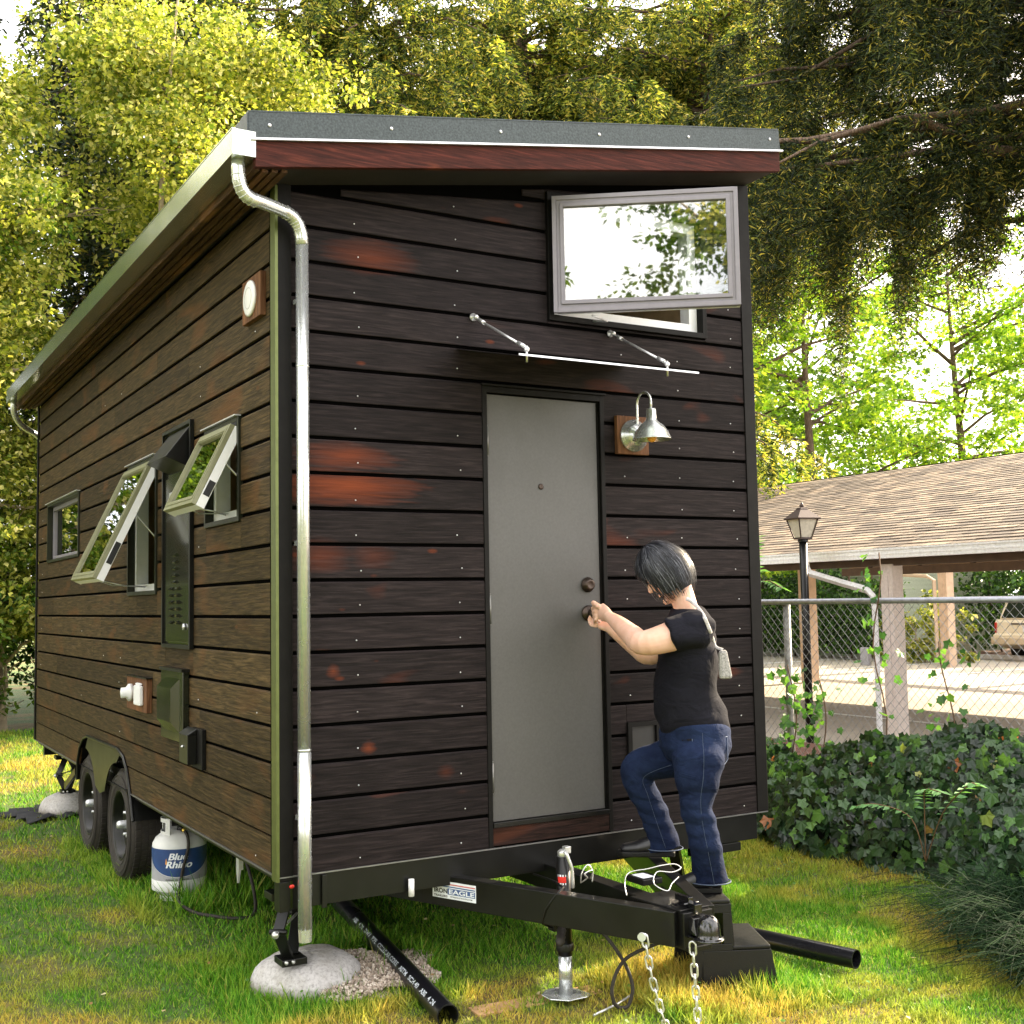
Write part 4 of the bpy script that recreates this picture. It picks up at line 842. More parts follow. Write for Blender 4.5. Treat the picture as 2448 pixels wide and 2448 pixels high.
grm, grn, grb = new_mat('pea_gravel'); grn.links.new(ramp(grn, [(0, (.22, .17, .13)), (.5, (.42, .34, .28)), (1, (.62, .55, .48))], N(grn, 'NewGeometry').outputs['Random Per Island']).outputs[0], grb.inputs['Base Color']); grb.inputs['Roughness'].default_value = .8
tag(mesh_np('gravel', pv.reshape(-1, 3), (np.arange(n)[:, None, None] * 6 + Fq[None]).reshape(-1, 3), grm), 'pinkish pea gravel spilling out beside the concrete footing', 'gravel', kind='stuff')
tag(MB().lathe([(.33, -.02), (.30, .02), (.2, .035), (.0001, .045)], (.50, .34, 0), (0, 0, 1), 30).build('gravel_bed', plain('gravel_fines', (.3, .24, .18), .95, 0, .3, 60, .5)), 'sandy mound under the pea gravel', 'gravel', kind='stuff')
# black drain pipe lying from under the house towards the camera
def pipe_obj(a, b, r, name, label, marks=False, origin=None):
    e_ = empty(name, (a[0], a[1], 0)); tag(e_, label, 'pipe'); A_, B_ = Vector(a), Vector(b); d_ = (B_ - A_).normalized()
    m_ = MB(); m_.tube([A_, B_], r, 28, cap=False); m_.tube([B_, A_], r - .005, 28, cap=False)
    s_ = d_.cross(V(0, 0, 1)).normalized(); u_ = s_.cross(d_); vs = []
    for c_ in (A_, B_):
        for rr in (r, r - .005): vs += [c_ + s_ * rr * math.cos(2*math.pi*k/28) + u_ * rr * math.sin(2*math.pi*k/28) for k in range(28)]
    for o_ in (0, 56): m_.add(vs[o_:o_+56], [(k, (k+1) % 28, 28 + (k+1) % 28, 28 + k) for k in range(28)])
    if marks: marks(m_, A_, d_, s_)
    m_.build('pipe_body', [PIPE, PIPEMARK], e_, fix=False)
def pipe_print(m_, A_, d_, s_):
    side = (s_ * -1 if s_.x > 0 else s_); nrm = (side * .75 + V(0, 0, .66)).normalized(); tdir = nrm.cross(d_)
    txt, f = text_mesh('ABS   4 IN   DWV   PIPE   CELLULAR CORE   ASTM   SCH 40   ABS   4 IN', .028, .0006)
    w_ = max(p[0] for p in txt); up_ = tdir if tdir.z > 0 else -tdir; vs = []
    for x, y, z in txt:
        an = (y - .01) / .045; base = A_ + d_ * (1.15 + x / w_ * 1.3); vs.append(base + (nrm * math.cos(an) + up_ * math.sin(an)) * .0457)
    m_.cm = 1; m_.add(vs, f); m_.cm = 0
pipe_obj((.93, 2.1, .10), (.545, -.39, .052), .045, 'drain_pipe', 'long black plastic drain pipe with white print lying past the gravel', pipe_print)
pipe_obj((2.0, .78, .05), (2.40, -.735, .05), .042, 'drain_pipe', 'short black plastic pipe lying behind the step stool')
# propane tank
tk = empty('propane_tank', (.225, 2.36, 0)); tag(tk, 'white propane tank with a blue label standing under the house by the wheel', 'propane tank')
tc_ = (.225, 2.36, .0); TR = .152
m_ = MB(); m_.lathe([(.11, .03), (.125, .04), (.1515, .075), (.152, .09), (.152, .30), (.150, .315), (.135, .345), (.105, .368), (.06, .38), (.0001, .382)], tc_, (0, 0, 1), 56); m_.build('tank_body', TANKW, tk)
MB().lathe([(.104, .0), (.104, .06), (.108, .06), (.108, .0)], tc_, (0, 0, 1), 40).build('foot_ring', TANKW, tk)
MB().lathe([(.152, .06), (.1535, .065), (.1535, .118), (.152, .12)], tc_, (0, 0, 1), 56).build('base_band', TANKW, tk)
cdir = math.atan2(CAMP.y - 2.36, CAMP.x - .225)
def cyl(a, z, r): return (tc_[0] + r * math.cos(cdir + a), tc_[1] + r * math.sin(cdir + a), z)
lab = MB(); nn = 40; vs = []
amax = 1.75
for i in range(nn + 1):
    a = -amax + 2 * amax * i / nn; zb_ = .145 + .145 * (abs(a / amax)) ** 2.2; vs += [cyl(a, min(zb_, .296), TR + .0015), cyl(a, .298, TR + .0015)]
lab.add(vs, [(2*i, 2*i+2, 2*i+3, 2*i+1) for i in range(nn)], True); lb_ = lab.build('tank_label', BLUE, tk, fix=False)
m_ = MB(); vs = []
for i in range(nn + 1):
    a = -amax + 2 * amax * i / nn; zb_ = min(.145 + .145 * (abs(a / amax)) ** 2.2, .294); vs += [cyl(a, .122, TR + .0012), cyl(a, zb_ - .003, TR + .0012)]
m_.add(vs, [(2*i, 2*i+2, 2*i+3, 2*i+1) for i in range(nn)], True); m_.build('grey_band', TANKG, tk, fix=False)
def tank_text(s_, size, a0, z0, mat, r, width, bold=.0006, shear=.25, nm='label_text'):
    v, f = densify(*text_mesh(s_, size, bold, shear)); w_ = max(p[0] for p in v); m_ = MB(); [m_.add([cyl(a0 + p[0] / w_ * width + da, z0 + p[1] + dz_, r + dr) for p in v], f) for da, dz_, dr in (((0, 0, 0), (.010, .0004, .0001), (-.010, -.0004, .0002)) if size > .03 else ((0, 0, 0),))]; return m_.build(nm, mat, tk, fix=False)
tank_text('Blue', .052, -.42, .240, LWHITE, TR + .0028, .72, .0006)
tank_text('Rhino', .052, -.52, .196, LWHITE, TR + .0028, .98, .0006)
m_ = MB(); fl = [(-.52, .218), (-.49, .213), (-.455, .218), (-.46, .23), (-.485, .25), (-.505, .232)]; m_.add([cyl(a, z, TR + .004) for a, z in fl], [tuple(range(6))]); m_.build('flame_mark', ORANGE, tk, fix=False)
tank_text('PROPANE  GAS  FLAMMABLE', .010, -.5, .127, BLACKP, TR + .0036, .85, .0002, 0)
# collar with cutouts, valve
m_ = MB(); n = 48; cr = .105
def collar(a0, a1, z0, z1):
    k = max(2, int((a1 - a0) / .12)); vs = []
    for i in range(k + 1):
        a = a0 + (a1 - a0) * i / k
        for rr in (cr, cr - .0035): vs += [cyl(a, z0, rr), cyl(a, z1, rr)]
    f = []
    for i in range(k): b = 4*i; f += [(b, b+4, b+5, b+1), (b+2, b+3, b+7, b+6), (b+1, b+5, b+7, b+3), (b, b+2, b+6, b+4)]
    f += [(0, 1, 3, 2), (4*k, 4*k+2, 4*k+3, 4*k+1)]; m_.add(vs, f)
collar(1.0, 5.75, .36, .385); collar(1.0, 5.75, .435, .458); collar(1.0, 1.35, .385, .435); collar(2.1, 3.0, .385, .435); collar(3.6, 4.3, .385, .435); collar(5.45, 5.75, .385, .435)
m_.build('collar', TANKW, tk, fix=False)
m_ = MB(); m_.tube([tc_, (tc_[0], tc_[1], .43)], .016, 12); m_.lathe([(.0, 0), (.028, 0), (.03, .01), (.026, .02), (.0001, .02)], (tc_[0], tc_[1], .43), (0, 0, 1), 14); q_ = V(*cyl(.25, .40, .0)); m_.tube([q_, V(*cyl(.25, .395, .09))], .017, 12); m_.build('valve', BLACKM, tk)
MB().ball(cyl(.25, .392, .098), .013, 10).build('brass_nut', YELL, tk)
hp = [V(*cyl(.28, .39, .10)), V(*cyl(.3, .36, .15)), V(*cyl(.28, .30, .168)), V(*cyl(.12, .2, .172)), V(*cyl(.02, .1, .18)), V(.14, 2.05, .05), V(.17, 1.85, .03), V(.24, 1.7, .03), V(.32, 1.6, .03), V(.42, 1.6, .04), V(.46, 1.75, .15), V(.44, 1.9, .35), V(.40, 2.0, .52)]
thing(MB().tube(smooth_path(hp), .009, 10).build('gas_hose', RUBBER, None, origin=(.2, 1.8, 0)), 'black rubber gas hose looping from the propane tank valve to the lawn', 'hose')
# plank under the jack foot, metal stake, leaf
pl = MB(); pl.bar((.70, -.31, .004), (1.27, -.355, .008), .11, .03)
thing(pl.build('wooden_plank', plain('raw_plank', (.42, .25, .12), .8, 0, .3, 12), None, .002, origin=(.95, -.33, 0)), 'bare wooden plank in the grass under the tongue jack foot', 'plank')
thing(MB().tube([(1.06, -.64, .03), (1.20, -.60, .036), (1.29, -.575, .05)], .005, 8).build('metal_stake', ALU, None, origin=(1.17, -.61, 0)), 'thin silver metal stake lying in the grass before the tongue jack', 'stake')
# step stool
A0 = V(1.575, -.60, 0); U = V(.898, -.44, 0); Vv = V(.44, .898, 0)
def sp(u, v, z): p = A0 + U * u + Vv * v; return (p.x, p.y, z)
stl = empty('step_stool', tuple(A0)); tag(stl, 'black plastic two-step stool the person stands on beside the tongue', 'step stool')
h1, h2 = .385, .195; DP = .37
def taper(u, v, z, ul, uh):   # walls lean inwards with height
    return sp(u, v, z)
m_ = MB(); th = .012
tp = [sp(.03, .02, h1), sp(.185, .02, h1), sp(.185, DP - .02, h1), sp(.03, DP - .02, h1)]
m_.prism(tp, (0, 0, -.018)); m_.build('top_step', PLASTIC, stl, .006)
m_ = MB(); m_.prism([sp(.186, .012, h2), sp(.35, .012, h2), sp(.35, DP - .012, h2), sp(.186, DP - .012, h2)], (0, 0, -.018)); m_.build('lower_step', PLASTIC, stl, .006)
for v0, v1, vt in ((0, .014, .02), (DP - .014, DP, -.02)):
    m_ = MB()
    def pan(poly, m_=m_, v0=v0, v1=v1, vt=vt):
        m_.add([sp(u, v0 + vt * z / h1, z) for u, z in poly] + [sp(u, v1 + vt * z / h1, z) for u, z in poly], [tuple(range(len(poly)))[::-1], tuple(range(len(poly), 2*len(poly)))] + [(i, (i+1) % len(poly), len(poly) + (i+1) % len(poly), len(poly) + i) for i in range(len(poly))])
    pan([(0, 0), (.04, 0), (.06, .02), (.06, .205), (.022, .205)]); pan([(.04, .0), (.12, .015), (.22, .02), (.32, .012), (.38, 0), (.352, h2 - .018), (.06, h2 - .018)][0:7]); pan([(.022, .2052), (.05, .2052), (.05, .33), (.027, .33)])
    pan([(.0505, .177), (.187, .177), (.187, .205), (.0505, .205)]); pan([(.15, .2052), (.187, .2052), (.187, .33), (.15, .33)]); pan([(.027, .3302), (.187, .3302), (.187, h1 - .017), (.027, h1 - .017)])
    m_.build('side_panel', PLASTIC, stl, .002)
m_ = MB(); m_.hexa([sp(.352, .0, .0), sp(.38, .0, 0), sp(.38, DP, 0), sp(.352, DP, 0)], [sp(.335, .012, h2 - .018), sp(.352, .012, h2 - .018), sp(.352, DP - .012, h2 - .018), sp(.335, DP - .012, h2 - .018)])
m_.hexa([sp(.186, .014, h2), sp(.196, .014, h2), sp(.196, DP - .014, h2), sp(.186, DP - .014, h2)], [sp(.178, .02, h1 - .018), sp(.187, .02, h1 - .018), sp(.187, DP - .02, h1 - .018), sp(.178, DP - .02, h1 - .018)]); m_.build('riser', PLASTIC, stl)

# ================================================================== the person
def bake_remesh(name, mbs, mat, parent, voxel, smooth=6, disp=None, fac=.5):
    me = bpy.data.meshes.new(name); m_ = MB()
    for b in mbs: m_.add(b.v, b.f)
    off = Vector(parent.location); me.from_pydata([tuple(Vector(v) - off) for v in m_.v], [], m_.f); me.update()
    bm = bmesh.new(); bm.from_mesh(me); bmesh.ops.recalc_face_normals(bm, faces=bm.faces); bm.to_mesh(me); bm.free()
    o = bpy.data.objects.new(name, me); col.objects.link(o)
    r = o.modifiers.new('r', 'REMESH'); r.mode = 'VOXEL'; r.voxel_size = voxel; r.adaptivity = 0
    s = o.modifiers.new('s', 'SMOOTH'); s.iterations = smooth; s.factor = fac
    dg = bpy.context.evaluated_depsgraph_get(); dg.update(); ev = bpy.data.meshes.new_from_object(o.evaluated_get(dg))
    bpy.data.objects.remove(o); ev.name = name
    if disp: disp(ev, off)
    ev.polygons.foreach_set('use_smooth', [True] * len(ev.polygons)); ev.materials.clear(); ev.materials.append(mat)
    o = bpy.data.objects.new(name, ev); link(o, parent); return o
person = empty('person', (1.74, -.50, 0)); tag(person, 'person with short dark hair in black t-shirt and blue jeans reaching for the door knob', 'person')
SIDE = V(.54, .84, 0).normalized()      # from the left shoulder to the right shoulder
FWD = V(-.84, .54, 0).normalized()      # the way the body faces
def blob(pts, radii, n=20, ref=SIDE, ends=True):
    """rounded limb: pts with (ra, rb) radii, closed with domes"""
    P_ = [Vector(p) for p in pts]; R_ = [r if isinstance(r, tuple) else (r, r) for r in radii]
    if ends:
        d0 = (P_[0] - P_[1]).normalized(); d1 = (P_[-1] - P_[-2]).normalized(); a0, a1 = min(R_[0]), min(R_[-1])
        P_ = [P_[0] + d0 * a0 * .85, P_[0] + d0 * a0 * .6] + P_ + [P_[-1] + d1 * a1 * .6, P_[-1] + d1 * a1 * .85]
        R_ = [tuple(x * .3 for x in R_[0]), tuple(x * .75 for x in R_[0])] + R_ + [tuple(x * .75 for x in R_[-1]), tuple(x * .3 for x in R_[-1])]
    return MB().tube(P_, R_, n, ref=ref)
def spl(pts, radii, k=4):
    P_ = smooth_path([Vector(p) for p in pts], k); R_ = []
    rr = [r if isinstance(r, tuple) else (r, r) for r in radii]; m = len(rr)
    for i in range(m - 1):
        for j in range(k): t = j / k; R_.append(tuple(a + (b - a) * t for a, b in zip(rr[i], rr[i+1])))
    return P_, R_ + [rr[-1]]
SKIN, snt_, sbs_ = new_mat('skin'); spz = N(snt_, 'TexCoord').outputs['Object']; sf_ = noise(snt_, spz, 14, 4)
snt_.links.new(ramp(snt_, [(.3, (.62, .36, .26)), (.7, (.72, .46, .36))], sf_).outputs[0], sbs_.inputs['Base Color']); sbs_.inputs['Roughness'].default_value = .5
sbs_.inputs['Subsurface Weight'].default_value = .12; sbs_.inputs['Subsurface Radius'].default_value = (.02, .008, .004); sbs_.inputs['Subsurface Scale'].default_value = .5
def cloth(name, a, b, sc=60, bs_=.25, wr=7):
    m, nt, bs = new_mat(name); tc = N(nt, 'TexCoord').outputs['Object']; f = noise(nt, tc, sc, 4, .6); f2 = noise(nt, tc, 3.2, 3)
    mx = N(nt, 'Math', operation='MULTIPLY_ADD'); mx.inputs[1].default_value = .35; nt.links.new(f, mx.inputs[0]); nt.links.new(f2, mx.inputs[2])
    nt.links.new(ramp(nt, [(.45, a), (.85, b)], mx.outputs[0]).outputs[0], bs.inputs['Base Color']); bs.inputs['Roughness'].default_value = .92; bs.inputs['Specular IOR Level'].default_value = .12
    w_ = noise(nt, tc, wr, 3, .5, (1, 1, 1.6), .8); bump(nt, bs, w_, bs_, .03); return m
SHIRT = cloth('black_cotton', (.0055, .0055, .0085), (.012, .012, .018), 90, .4, 9)
JEAN = cloth('blue_denim', (.0025, .0048, .017), (.014, .024, .062), 45, .4, 11)
HAIR, hnt, hbs = new_mat('dark_hair'); hr = N(hnt, 'NewGeometry').outputs['Random Per Island']; hnt.links.new(ramp(hnt, [(0, (.006, .006, .008)), (.55, (.018, .019, .025)), (.82, (.04, .042, .055)), (1, (.16, .165, .19))], hr).outputs[0], hbs.inputs['Base Color']); hbs.inputs['Roughness'].default_value = .38; hbs.inputs['Specular IOR Level'].default_value = .35
# joints
NK = V(1.668, -.526, 1.615); HD = V(1.602, -.479, 1.772)
LSH, LEL, LWR = V(1.612, -.655, 1.535), V(1.420, -.545, 1.472), V(1.478, -.215, 1.580)
RSH, REL, RWR = V(1.775, -.385, 1.530), V(1.655, -.270, 1.408), V(1.530, -.130, 1.532)
BS = V(-.026, .015, 0); PEL = V(1.752, -.490, 1.03) + BS; WST = V(1.725, -.495, 1.22) + BS; CH = V(1.700, -.515, 1.44) + BS * .5
LHP, LKN, LAN = V(1.700, -.585, .985) + BS, V(1.690, -.580, .755) + BS, V(1.785, -.530, .455) + BS; LHM = V(1.790, -.530, .424) + BS; RHM = V(1.742, -.228, .520)
RHP, RKN, RAN = V(1.785, -.410, .985), V(1.608, -.232, .902), V(1.728, -.215, .575)
hd = (HD - NK).normalized(); FACE = (FWD * .80 + V(0, 0, -.60)).normalized(); HUP = (V(0, 0, 1) + FWD * .55); HUP = (HUP - FACE * HUP.dot(FACE)).normalized(); HS = FACE.cross(HUP).normalized()
def hp_(f, u, s): return HD + FACE * f + HUP * u + HS * s
body = []
body.append(blob(*spl([PEL, WST, CH, NK + V(.01, -.005, -.06)], [(.13, .11), (.13, .11), (.15, .10), (.09, .06)])))
body.append(blob([NK + V(.01, -.005, -.07), NK, HD + HUP * -.04 - FACE * .02], [.056, .052, .056]))
def head_blob():
    m_ = MB(); vs = []; n, mm = 28, 18
    for i in range(mm + 1):
        a = -math.pi/2 + math.pi * i / mm
        for k in range(n):
            t = 2*math.pi*k/n; f, s, u = math.cos(a)*math.cos(t), math.cos(a)*math.sin(t), math.sin(a)
            F_ = .093 * f; S_ = .072 * s; U_ = .115 * u
            if u < 0: S_ *= 1 - .32 * (-u) ** 1.3; F_ = F_ * (1 - .12 * -u) + .012 * -u
            if f < 0: F_ *= 1.08
            vs.append(hp_(F_, U_, S_))
    fs = [(i*n+k, i*n+(k+1) % n, (i+1)*n+(k+1) % n, (i+1)*n+k) for i in range(mm) for k in range(n)]
    return m_.add(vs, fs)
body.append(head_blob())
body.append(blob([hp_(.088, .005, 0), hp_(.104, -.022, 0)], [.009, .013], 12)); body.append(blob([hp_(.078, -.062, -.02), hp_(.086, -.063, 0), hp_(.078, -.062, .02)], [.006, .008, .006], 10))
body.append(blob([hp_(.076, -.098, -.01), hp_(.076, -.098, .01)], [.018, .018], 12))
for s_ in (-1, 1):
    body.append(blob([hp_(-.005, -.015, .072*s_), hp_(-.008, .012, .078*s_)], [(.006, .014), (.006, .016)], 10)); body.append(blob([hp_(.06, -.03, .045*s_), hp_(.055, -.04, .048*s_)], [.02, .02], 12))
# arms
for (a, b, c, far) in ((LSH, LEL, LWR, 0), (RSH, REL, RWR, 1)):
    k = 1 if not far else .95
    body.append(blob(*spl([a, a.lerp(b, .5) + V(0, 0, -.008), b, b.lerp(c, .3) + V(0, 0, -.006), b.lerp(c, .7), c], [.062*k, .064*k, .053*k, .048*k, .037*k, (.030*k, .024*k)])))
# hands: palm, four fingers, thumb
def hand(wr, palm_c, across, grip_dir, fingers, thumb):
    body.append(blob([wr, wr.lerp(palm_c, .5), palm_c], [(.026, .022), (.036, .02), (.038, .018)], 16, ref=across))
    for f_ in fingers: body.append(blob(*spl(f_, [.0095, .009, .0085, .0075][:len(f_)], 3), 10, ref=V(0.1, .2, 1)))
    body.append(blob(*spl(thumb, [.013, .011, .0095], 3), 10, ref=V(0.1, .2, 1)))
# left hand holds a key at the knob from above; right hand cups the knob from below
Lp = V(1.492, -.128, 1.607)
ax = V(.62, .38, -.35).normalized()
hand(LWR, Lp, V(.2, .3, 1), None,
     [[Lp + V(-.018, .015, .018 - .019*i), Lp + V(-.012 + .002*i, .052 - .003*i, .012 - .020*i), Lp + V(.012, .070 - .004*i, -.004 - .018*i), Lp + V(.030, .052, -.016 - .015*i)] for i in range(4)],
     [Lp + V(-.022, -.01, .022), Lp + V(-.022, .028, .038), Lp + V(-.004, .055, .036)])
Rp = V(1.528, -.098, 1.545)
hand(RWR, Rp, V(.8, -.3, .2), None,
     [[Rp + V(-.008 + .016*i - .02, .022, -.006), Rp + V(-.020 + .016*i - .02, .046, -.002 + .004*i), Rp + V(-.030 + .014*i - .012, .062, .020 + .006*i), Rp + V(-.026 + .012*i - .008, .058, .040 + .004*i)] for i in range(4)],
     [Rp + V(.026, .0, .006), Rp + V(.032, .02, .03), Rp + V(.020, .04, .05)])
# legs under the jeans
for a, b, c, in ((LHP, LKN, LAN), (RHP, RKN, RAN)): body.append(blob(*spl([PEL.lerp(a, .6), a, b, c, c + V(0, 0, -.05)], [.07, .064, .042, .034, .032])))
bake_remesh('body', body, SKIN, person, .0048, 3)
# eyes, mostly hidden
m_ = MB()
for s_ in (-1, 1): m_.ball(hp_(.078, .005, .030*s_), .011, 10)
m_.build('eyes', plain('eye_dark', (.05, .04, .04), .2), person)
def wr_disp(amp, freq, zf=1.0, seed=0, lo=0):
    ph = np.random.default_rng(seed).uniform(0, 6, 9)
    def f(me, off):
        n = len(me.vertices); co = np.empty(n*3, np.float32); no = np.empty(n*3, np.float32); me.vertices.foreach_get('co', co); me.vertices.foreach_get('normal', no)
        co = co.reshape(-1, 3); no = no.reshape(-1, 3); w = co + np.array(off)
        x, y, z = w.T; q = z * freq * zf; h = np.sin(q + 5*np.sin(x*7+ph[0]) + 4*np.sin(y*8+ph[1])) * (.5 + .5*np.sin(x*11+y*9+ph[2])) + .5*np.sin(q*1.9 + 6*np.sin(y*6+ph[3]) + 5*x*3) * (.5+.5*np.sin(z*13+ph[4]))
        co += no * (amp * h * (1 if lo == 0 else np.clip(1, 0, 1)))[:, None]; me.vertices.foreach_set('co', co.ravel()); me.update()
    return f
# t-shirt
sh_ = []
sh_.append(MB().tube(*spl([V(1.762, -.492, 1.075) + BS, V(1.752, -.494, 1.12) + BS, WST + V(-.012, 0, .0), V(1.71, -.505, 1.34) + BS * .8, CH + V(.0, .0, .02), V(1.685, -.52, 1.545), NK + V(.018, -.006, .004)],
      [(.166, .157), (.158, .149), (.149, .143), (.158, .134), (.168, .128), (.142, .108), (.068, .064)], 5), 36, ref=SIDE))
for a, b, k in ((LSH, LEL, 1), (RSH, REL, .96)):
    e_ = a.lerp(b, .50); sh_.append(MB().tube(*spl([a.lerp(CH, .55), a + V(.012, 0, -.004), a.lerp(b, .22), e_], [.075, .078*k, .077*k, (.079*k, .074*k)], 5), 24))
shirt = bake_remesh('t_shirt', sh_, SHIRT, person, .007, 4, wr_disp(.007, 36, 1, 3))
# jeans
jn = []
jn.append(MB().tube(*spl([V(1.758, -.492, 1.125) + BS, V(1.76, -.492, 1.08) + BS, PEL + V(.01, -.003, -.02), PEL + V(.004, 0, -.09)], [(.160, .148), (.166, .156), (.168, .158), (.12, .12)], 5), 32, ref=SIDE))
jn.append(MB().tube(*spl([LHP + V(.03, .02, .03), LHP + V(.0, .0, -.04), LHP.lerp(LKN, .55), LKN, LKN.lerp(LAN, .45) + V(.004, -.01, 0), LAN + V(0, 0, .03), LHM], [.100, (.100, .114), .090, (.066, .068), .068, (.068, .072), (.076, .086)], 6), 28, ref=SIDE))
jn.append(MB().tube(*spl([RHP + V(.02, -.04, .02), RHP + V(-.04, .03, -.02), RHP.lerp(RKN, .6), RKN + V(-.008, .005, .0), RKN.lerp(RAN, .2) + V(-.018, .008, -.01), RKN.lerp(RAN, .55), RAN + V(0, 0, .035), RHM], [.095, .098, .084, .070, .068, .064, .066, (.069, .079)], 6), 28, ref=SIDE))
jeans = bake_remesh('jeans', jn, JEAN, person, .007, 3, wr_disp(.0042, 52, 1, 8))
STITCH = plain('jean_stitching', (.06, .08, .13), .9)
from mathutils.bvhtree import BVHTree
def bvh_of(o): return BVHTree.FromPolygons([v.co + Vector(person.location) for v in o.data.vertices], [tuple(p.vertices) for p in o.data.polygons])
JB, SB = bvh_of(jeans), bvh_of(shirt)
def on(b, o, d, lift=.0015):
    h = b.ray_cast(Vector(o), Vector(d).normalized(), .6)
    return h[0] + h[1] * lift if h[0] else None
def seam(name, axis, d, start, b, mat, rad, parent, n=26):
    pts = []
    for q in smooth_path([Vector(a) for a in axis], n // (len(axis) - 1)):
        p = on(b, q - Vector(d) * start, d)
        if p: pts.append(p)
    if len(pts) > 3: return MB().tube(pts, rad, 5).build(name, mat, parent)
ring = lambda c, ra, rb, z: [V(c.x, c.y, z) + SIDE * ra * math.cos(t) + FWD * rb * math.sin(t) for t in [2*math.pi*i/28 for i in range(29)]]
MB().tube(ring(LHM, .0805, .0905, LHM.z + .008), .0028, 6).build('hem', STITCH, jeans); MB().tube(ring(RHM, .073, .083, RHM.z + .008), .0026, 6).build('hem', STITCH, jeans)
seam('outer_seam', [LHP + V(.02, .0, .10), LHP + V(.015, 0, -.05), LKN + V(.012, 0, .0), LAN + V(.01, 0, .02), LHM + V(.01, 0, .01)], SIDE, .35, JB, STITCH, .0009, jeans)
seam('inner_seam', [RHP.lerp(RKN, .45) + V(0, 0, -.02), RKN + V(.02, .0, -.035), RKN.lerp(RAN, .4), RHM + V(0, 0, .02)], SIDE, .12, JB, STITCH, .0009, jeans)
MB().tube(ring(V(1.759, -.492, 0) + BS, .150, .141, 1.098), .008, 8).build('belt', BLACKP, jeans)
bk_ = lambda a, z, r=.168: PEL + SIDE * (-math.sin(a) * r * 1.02) + FWD * (-math.cos(a) * r * .97) + V(0.01, 0, z - PEL.z)
MB().tube([bk_(.62, 1.06, .164), bk_(.66, .965, .167), bk_(.86, .94, .168), bk_(1.08, .965, .167), bk_(1.12, 1.055, .164), bk_(.62, 1.06, .164)], .0022, 5).tube([bk_(1.75, 1.06, .163), bk_(1.72, 1.0, .166), bk_(1.6, .96, .168), bk_(1.35, .95, .168)], .002, 5).build('pocket', STITCH, jeans)
# shoes
def shoe(heel, toe, z, name='shoe'):
    d = (toe - heel); L_ = d.length; d.normalize(); s = d.cross(V(0, 0, 1)); m_ = MB(); vs = []
    out = [(-.02, .018), (0, .033), (.25, .036), (.5, .038), (.75, .047), (.93, .040), (1.03, .022)]
    sole = [heel + d * (u * L_) + s * w for u, w in out] + [heel + d * (u * L_) - s * w for u, w in reversed(out)]
    so = MB().prism([V(p.x, p.y, z) for p in sole], (0, 0, .024)).build('shoe_sole', PLASTIC, person, .005)
    up_ = blob([heel + d * (.03) + V(0, 0, z + .055 - heel.z), heel + d * (L_*.35) + V(0, 0, z + .055 - heel.z), heel + d * (L_*.65) + V(0, 0, z + .038 - heel.z), heel + d * (L_*.90) + V(0, 0, z + .032 - heel.z)], [(.036, .042), (.038, .044), (.044, .030), (.036, .022)], 20, ref=s)
    up2 = blob([heel + d * .05 + V(0, 0, z + .05 - heel.z), heel + d * .055 + V(0, 0, z + .125 - heel.z)], [.040, .036], 16)
    return bake_remesh(name, [up_, up2], plain('black_leather', (.014, .014, .016), .35, 0, .2, 20, .1), person, .005, 4)
shoe(V(1.80, -.545, 0), V(1.59, -.405, 0), .386); shoe(V(1.775, -.255, 0), V(1.580, -.10, 0), .492)
# hair: cap plus hanging strands
hc = []
def hair_pt(th, ph, r=1.0):   # th around the head's up axis, ph from the crown down
    f, s, u = math.sin(ph)*math.cos(th), math.sin(ph)*math.sin(th), math.cos(ph)
    return hp_(f*.112*r, u*.132*r + .006, s*.095*r)
m_ = MB(); vs = []; n, mm = 40, 22
for i in range(mm + 1):
    for k in range(n):
        th = 2*math.pi*k/n; lim = 1.25 if abs((th + math.pi) % (2*math.pi) - math.pi) < .75 else (2.25 if abs((th + math.pi) % (2*math.pi) - math.pi) < 1.5 else 2.6)
        vs.append(hair_pt(th, lim * i / mm + .001, .985))
m_.add(vs, [(i*n+k, i*n+(k+1) % n, (i+1)*n+(k+1) % n, (i+1)*n+k) for i in range(mm) for k in range(n)], True)
hair = m_.build('hair', HAIR, person, fix=False)
vs, fs, o_ = [], [], 0; rg = np.random.default_rng(4)
for i in range(4200):
    th = rg.uniform(-math.pi, math.pi); at = abs(th); fl_ = rg.uniform(.0, .10) if i % 4 == 0 else 0; lim = (1.15 + at*.35) if at < .7 else (2.25 + rg.uniform(0, .15) if at < 1.5 else 2.6 + rg.uniform(-.05, .25)); p0 = rg.uniform(.0, 1.0) ** 1.4 * 1.5; p0 = min(p0, lim - .3)
    ln = min(lim - p0, rg.uniform(.6, 1.2)); r0 = rg.uniform(.97, 1.085); K = 7; w_ = rg.uniform(.0008, .0022); tw = rg.normal(0, .12); prev = None
    for k in range(K):
        t = k / (K-1); c_ = hair_pt(th + tw*t, p0 + ln*t, r0 + fl_*math.sin(t*2.6) + .02*math.sin(t*3.1) + (.05*t*t if p0 + ln*t > 1.8 else 0)); c_ = c_ + V(0, 0, -.02*t*t*(1 if p0 + ln > 1.9 else .3))
        tn = hair_pt(th + .03, p0 + ln*t, r0) - hair_pt(th - .03, p0 + ln*t, r0); tn.normalize(); ww = w_ * (1 - .7*t)
        vs += [tuple(c_ + tn*ww - Vector(person.location)), tuple(c_ - tn*ww - Vector(person.location))]
    fs += [(o_+2*k, o_+2*k+1, o_+2*k+3, o_+2*k+2) for k in range(K-1)]; o_ += 2*K
me_o = mesh_np('hair_strands', np.array(vs), np.array(fs), HAIR, None, True); me_o.parent = hair
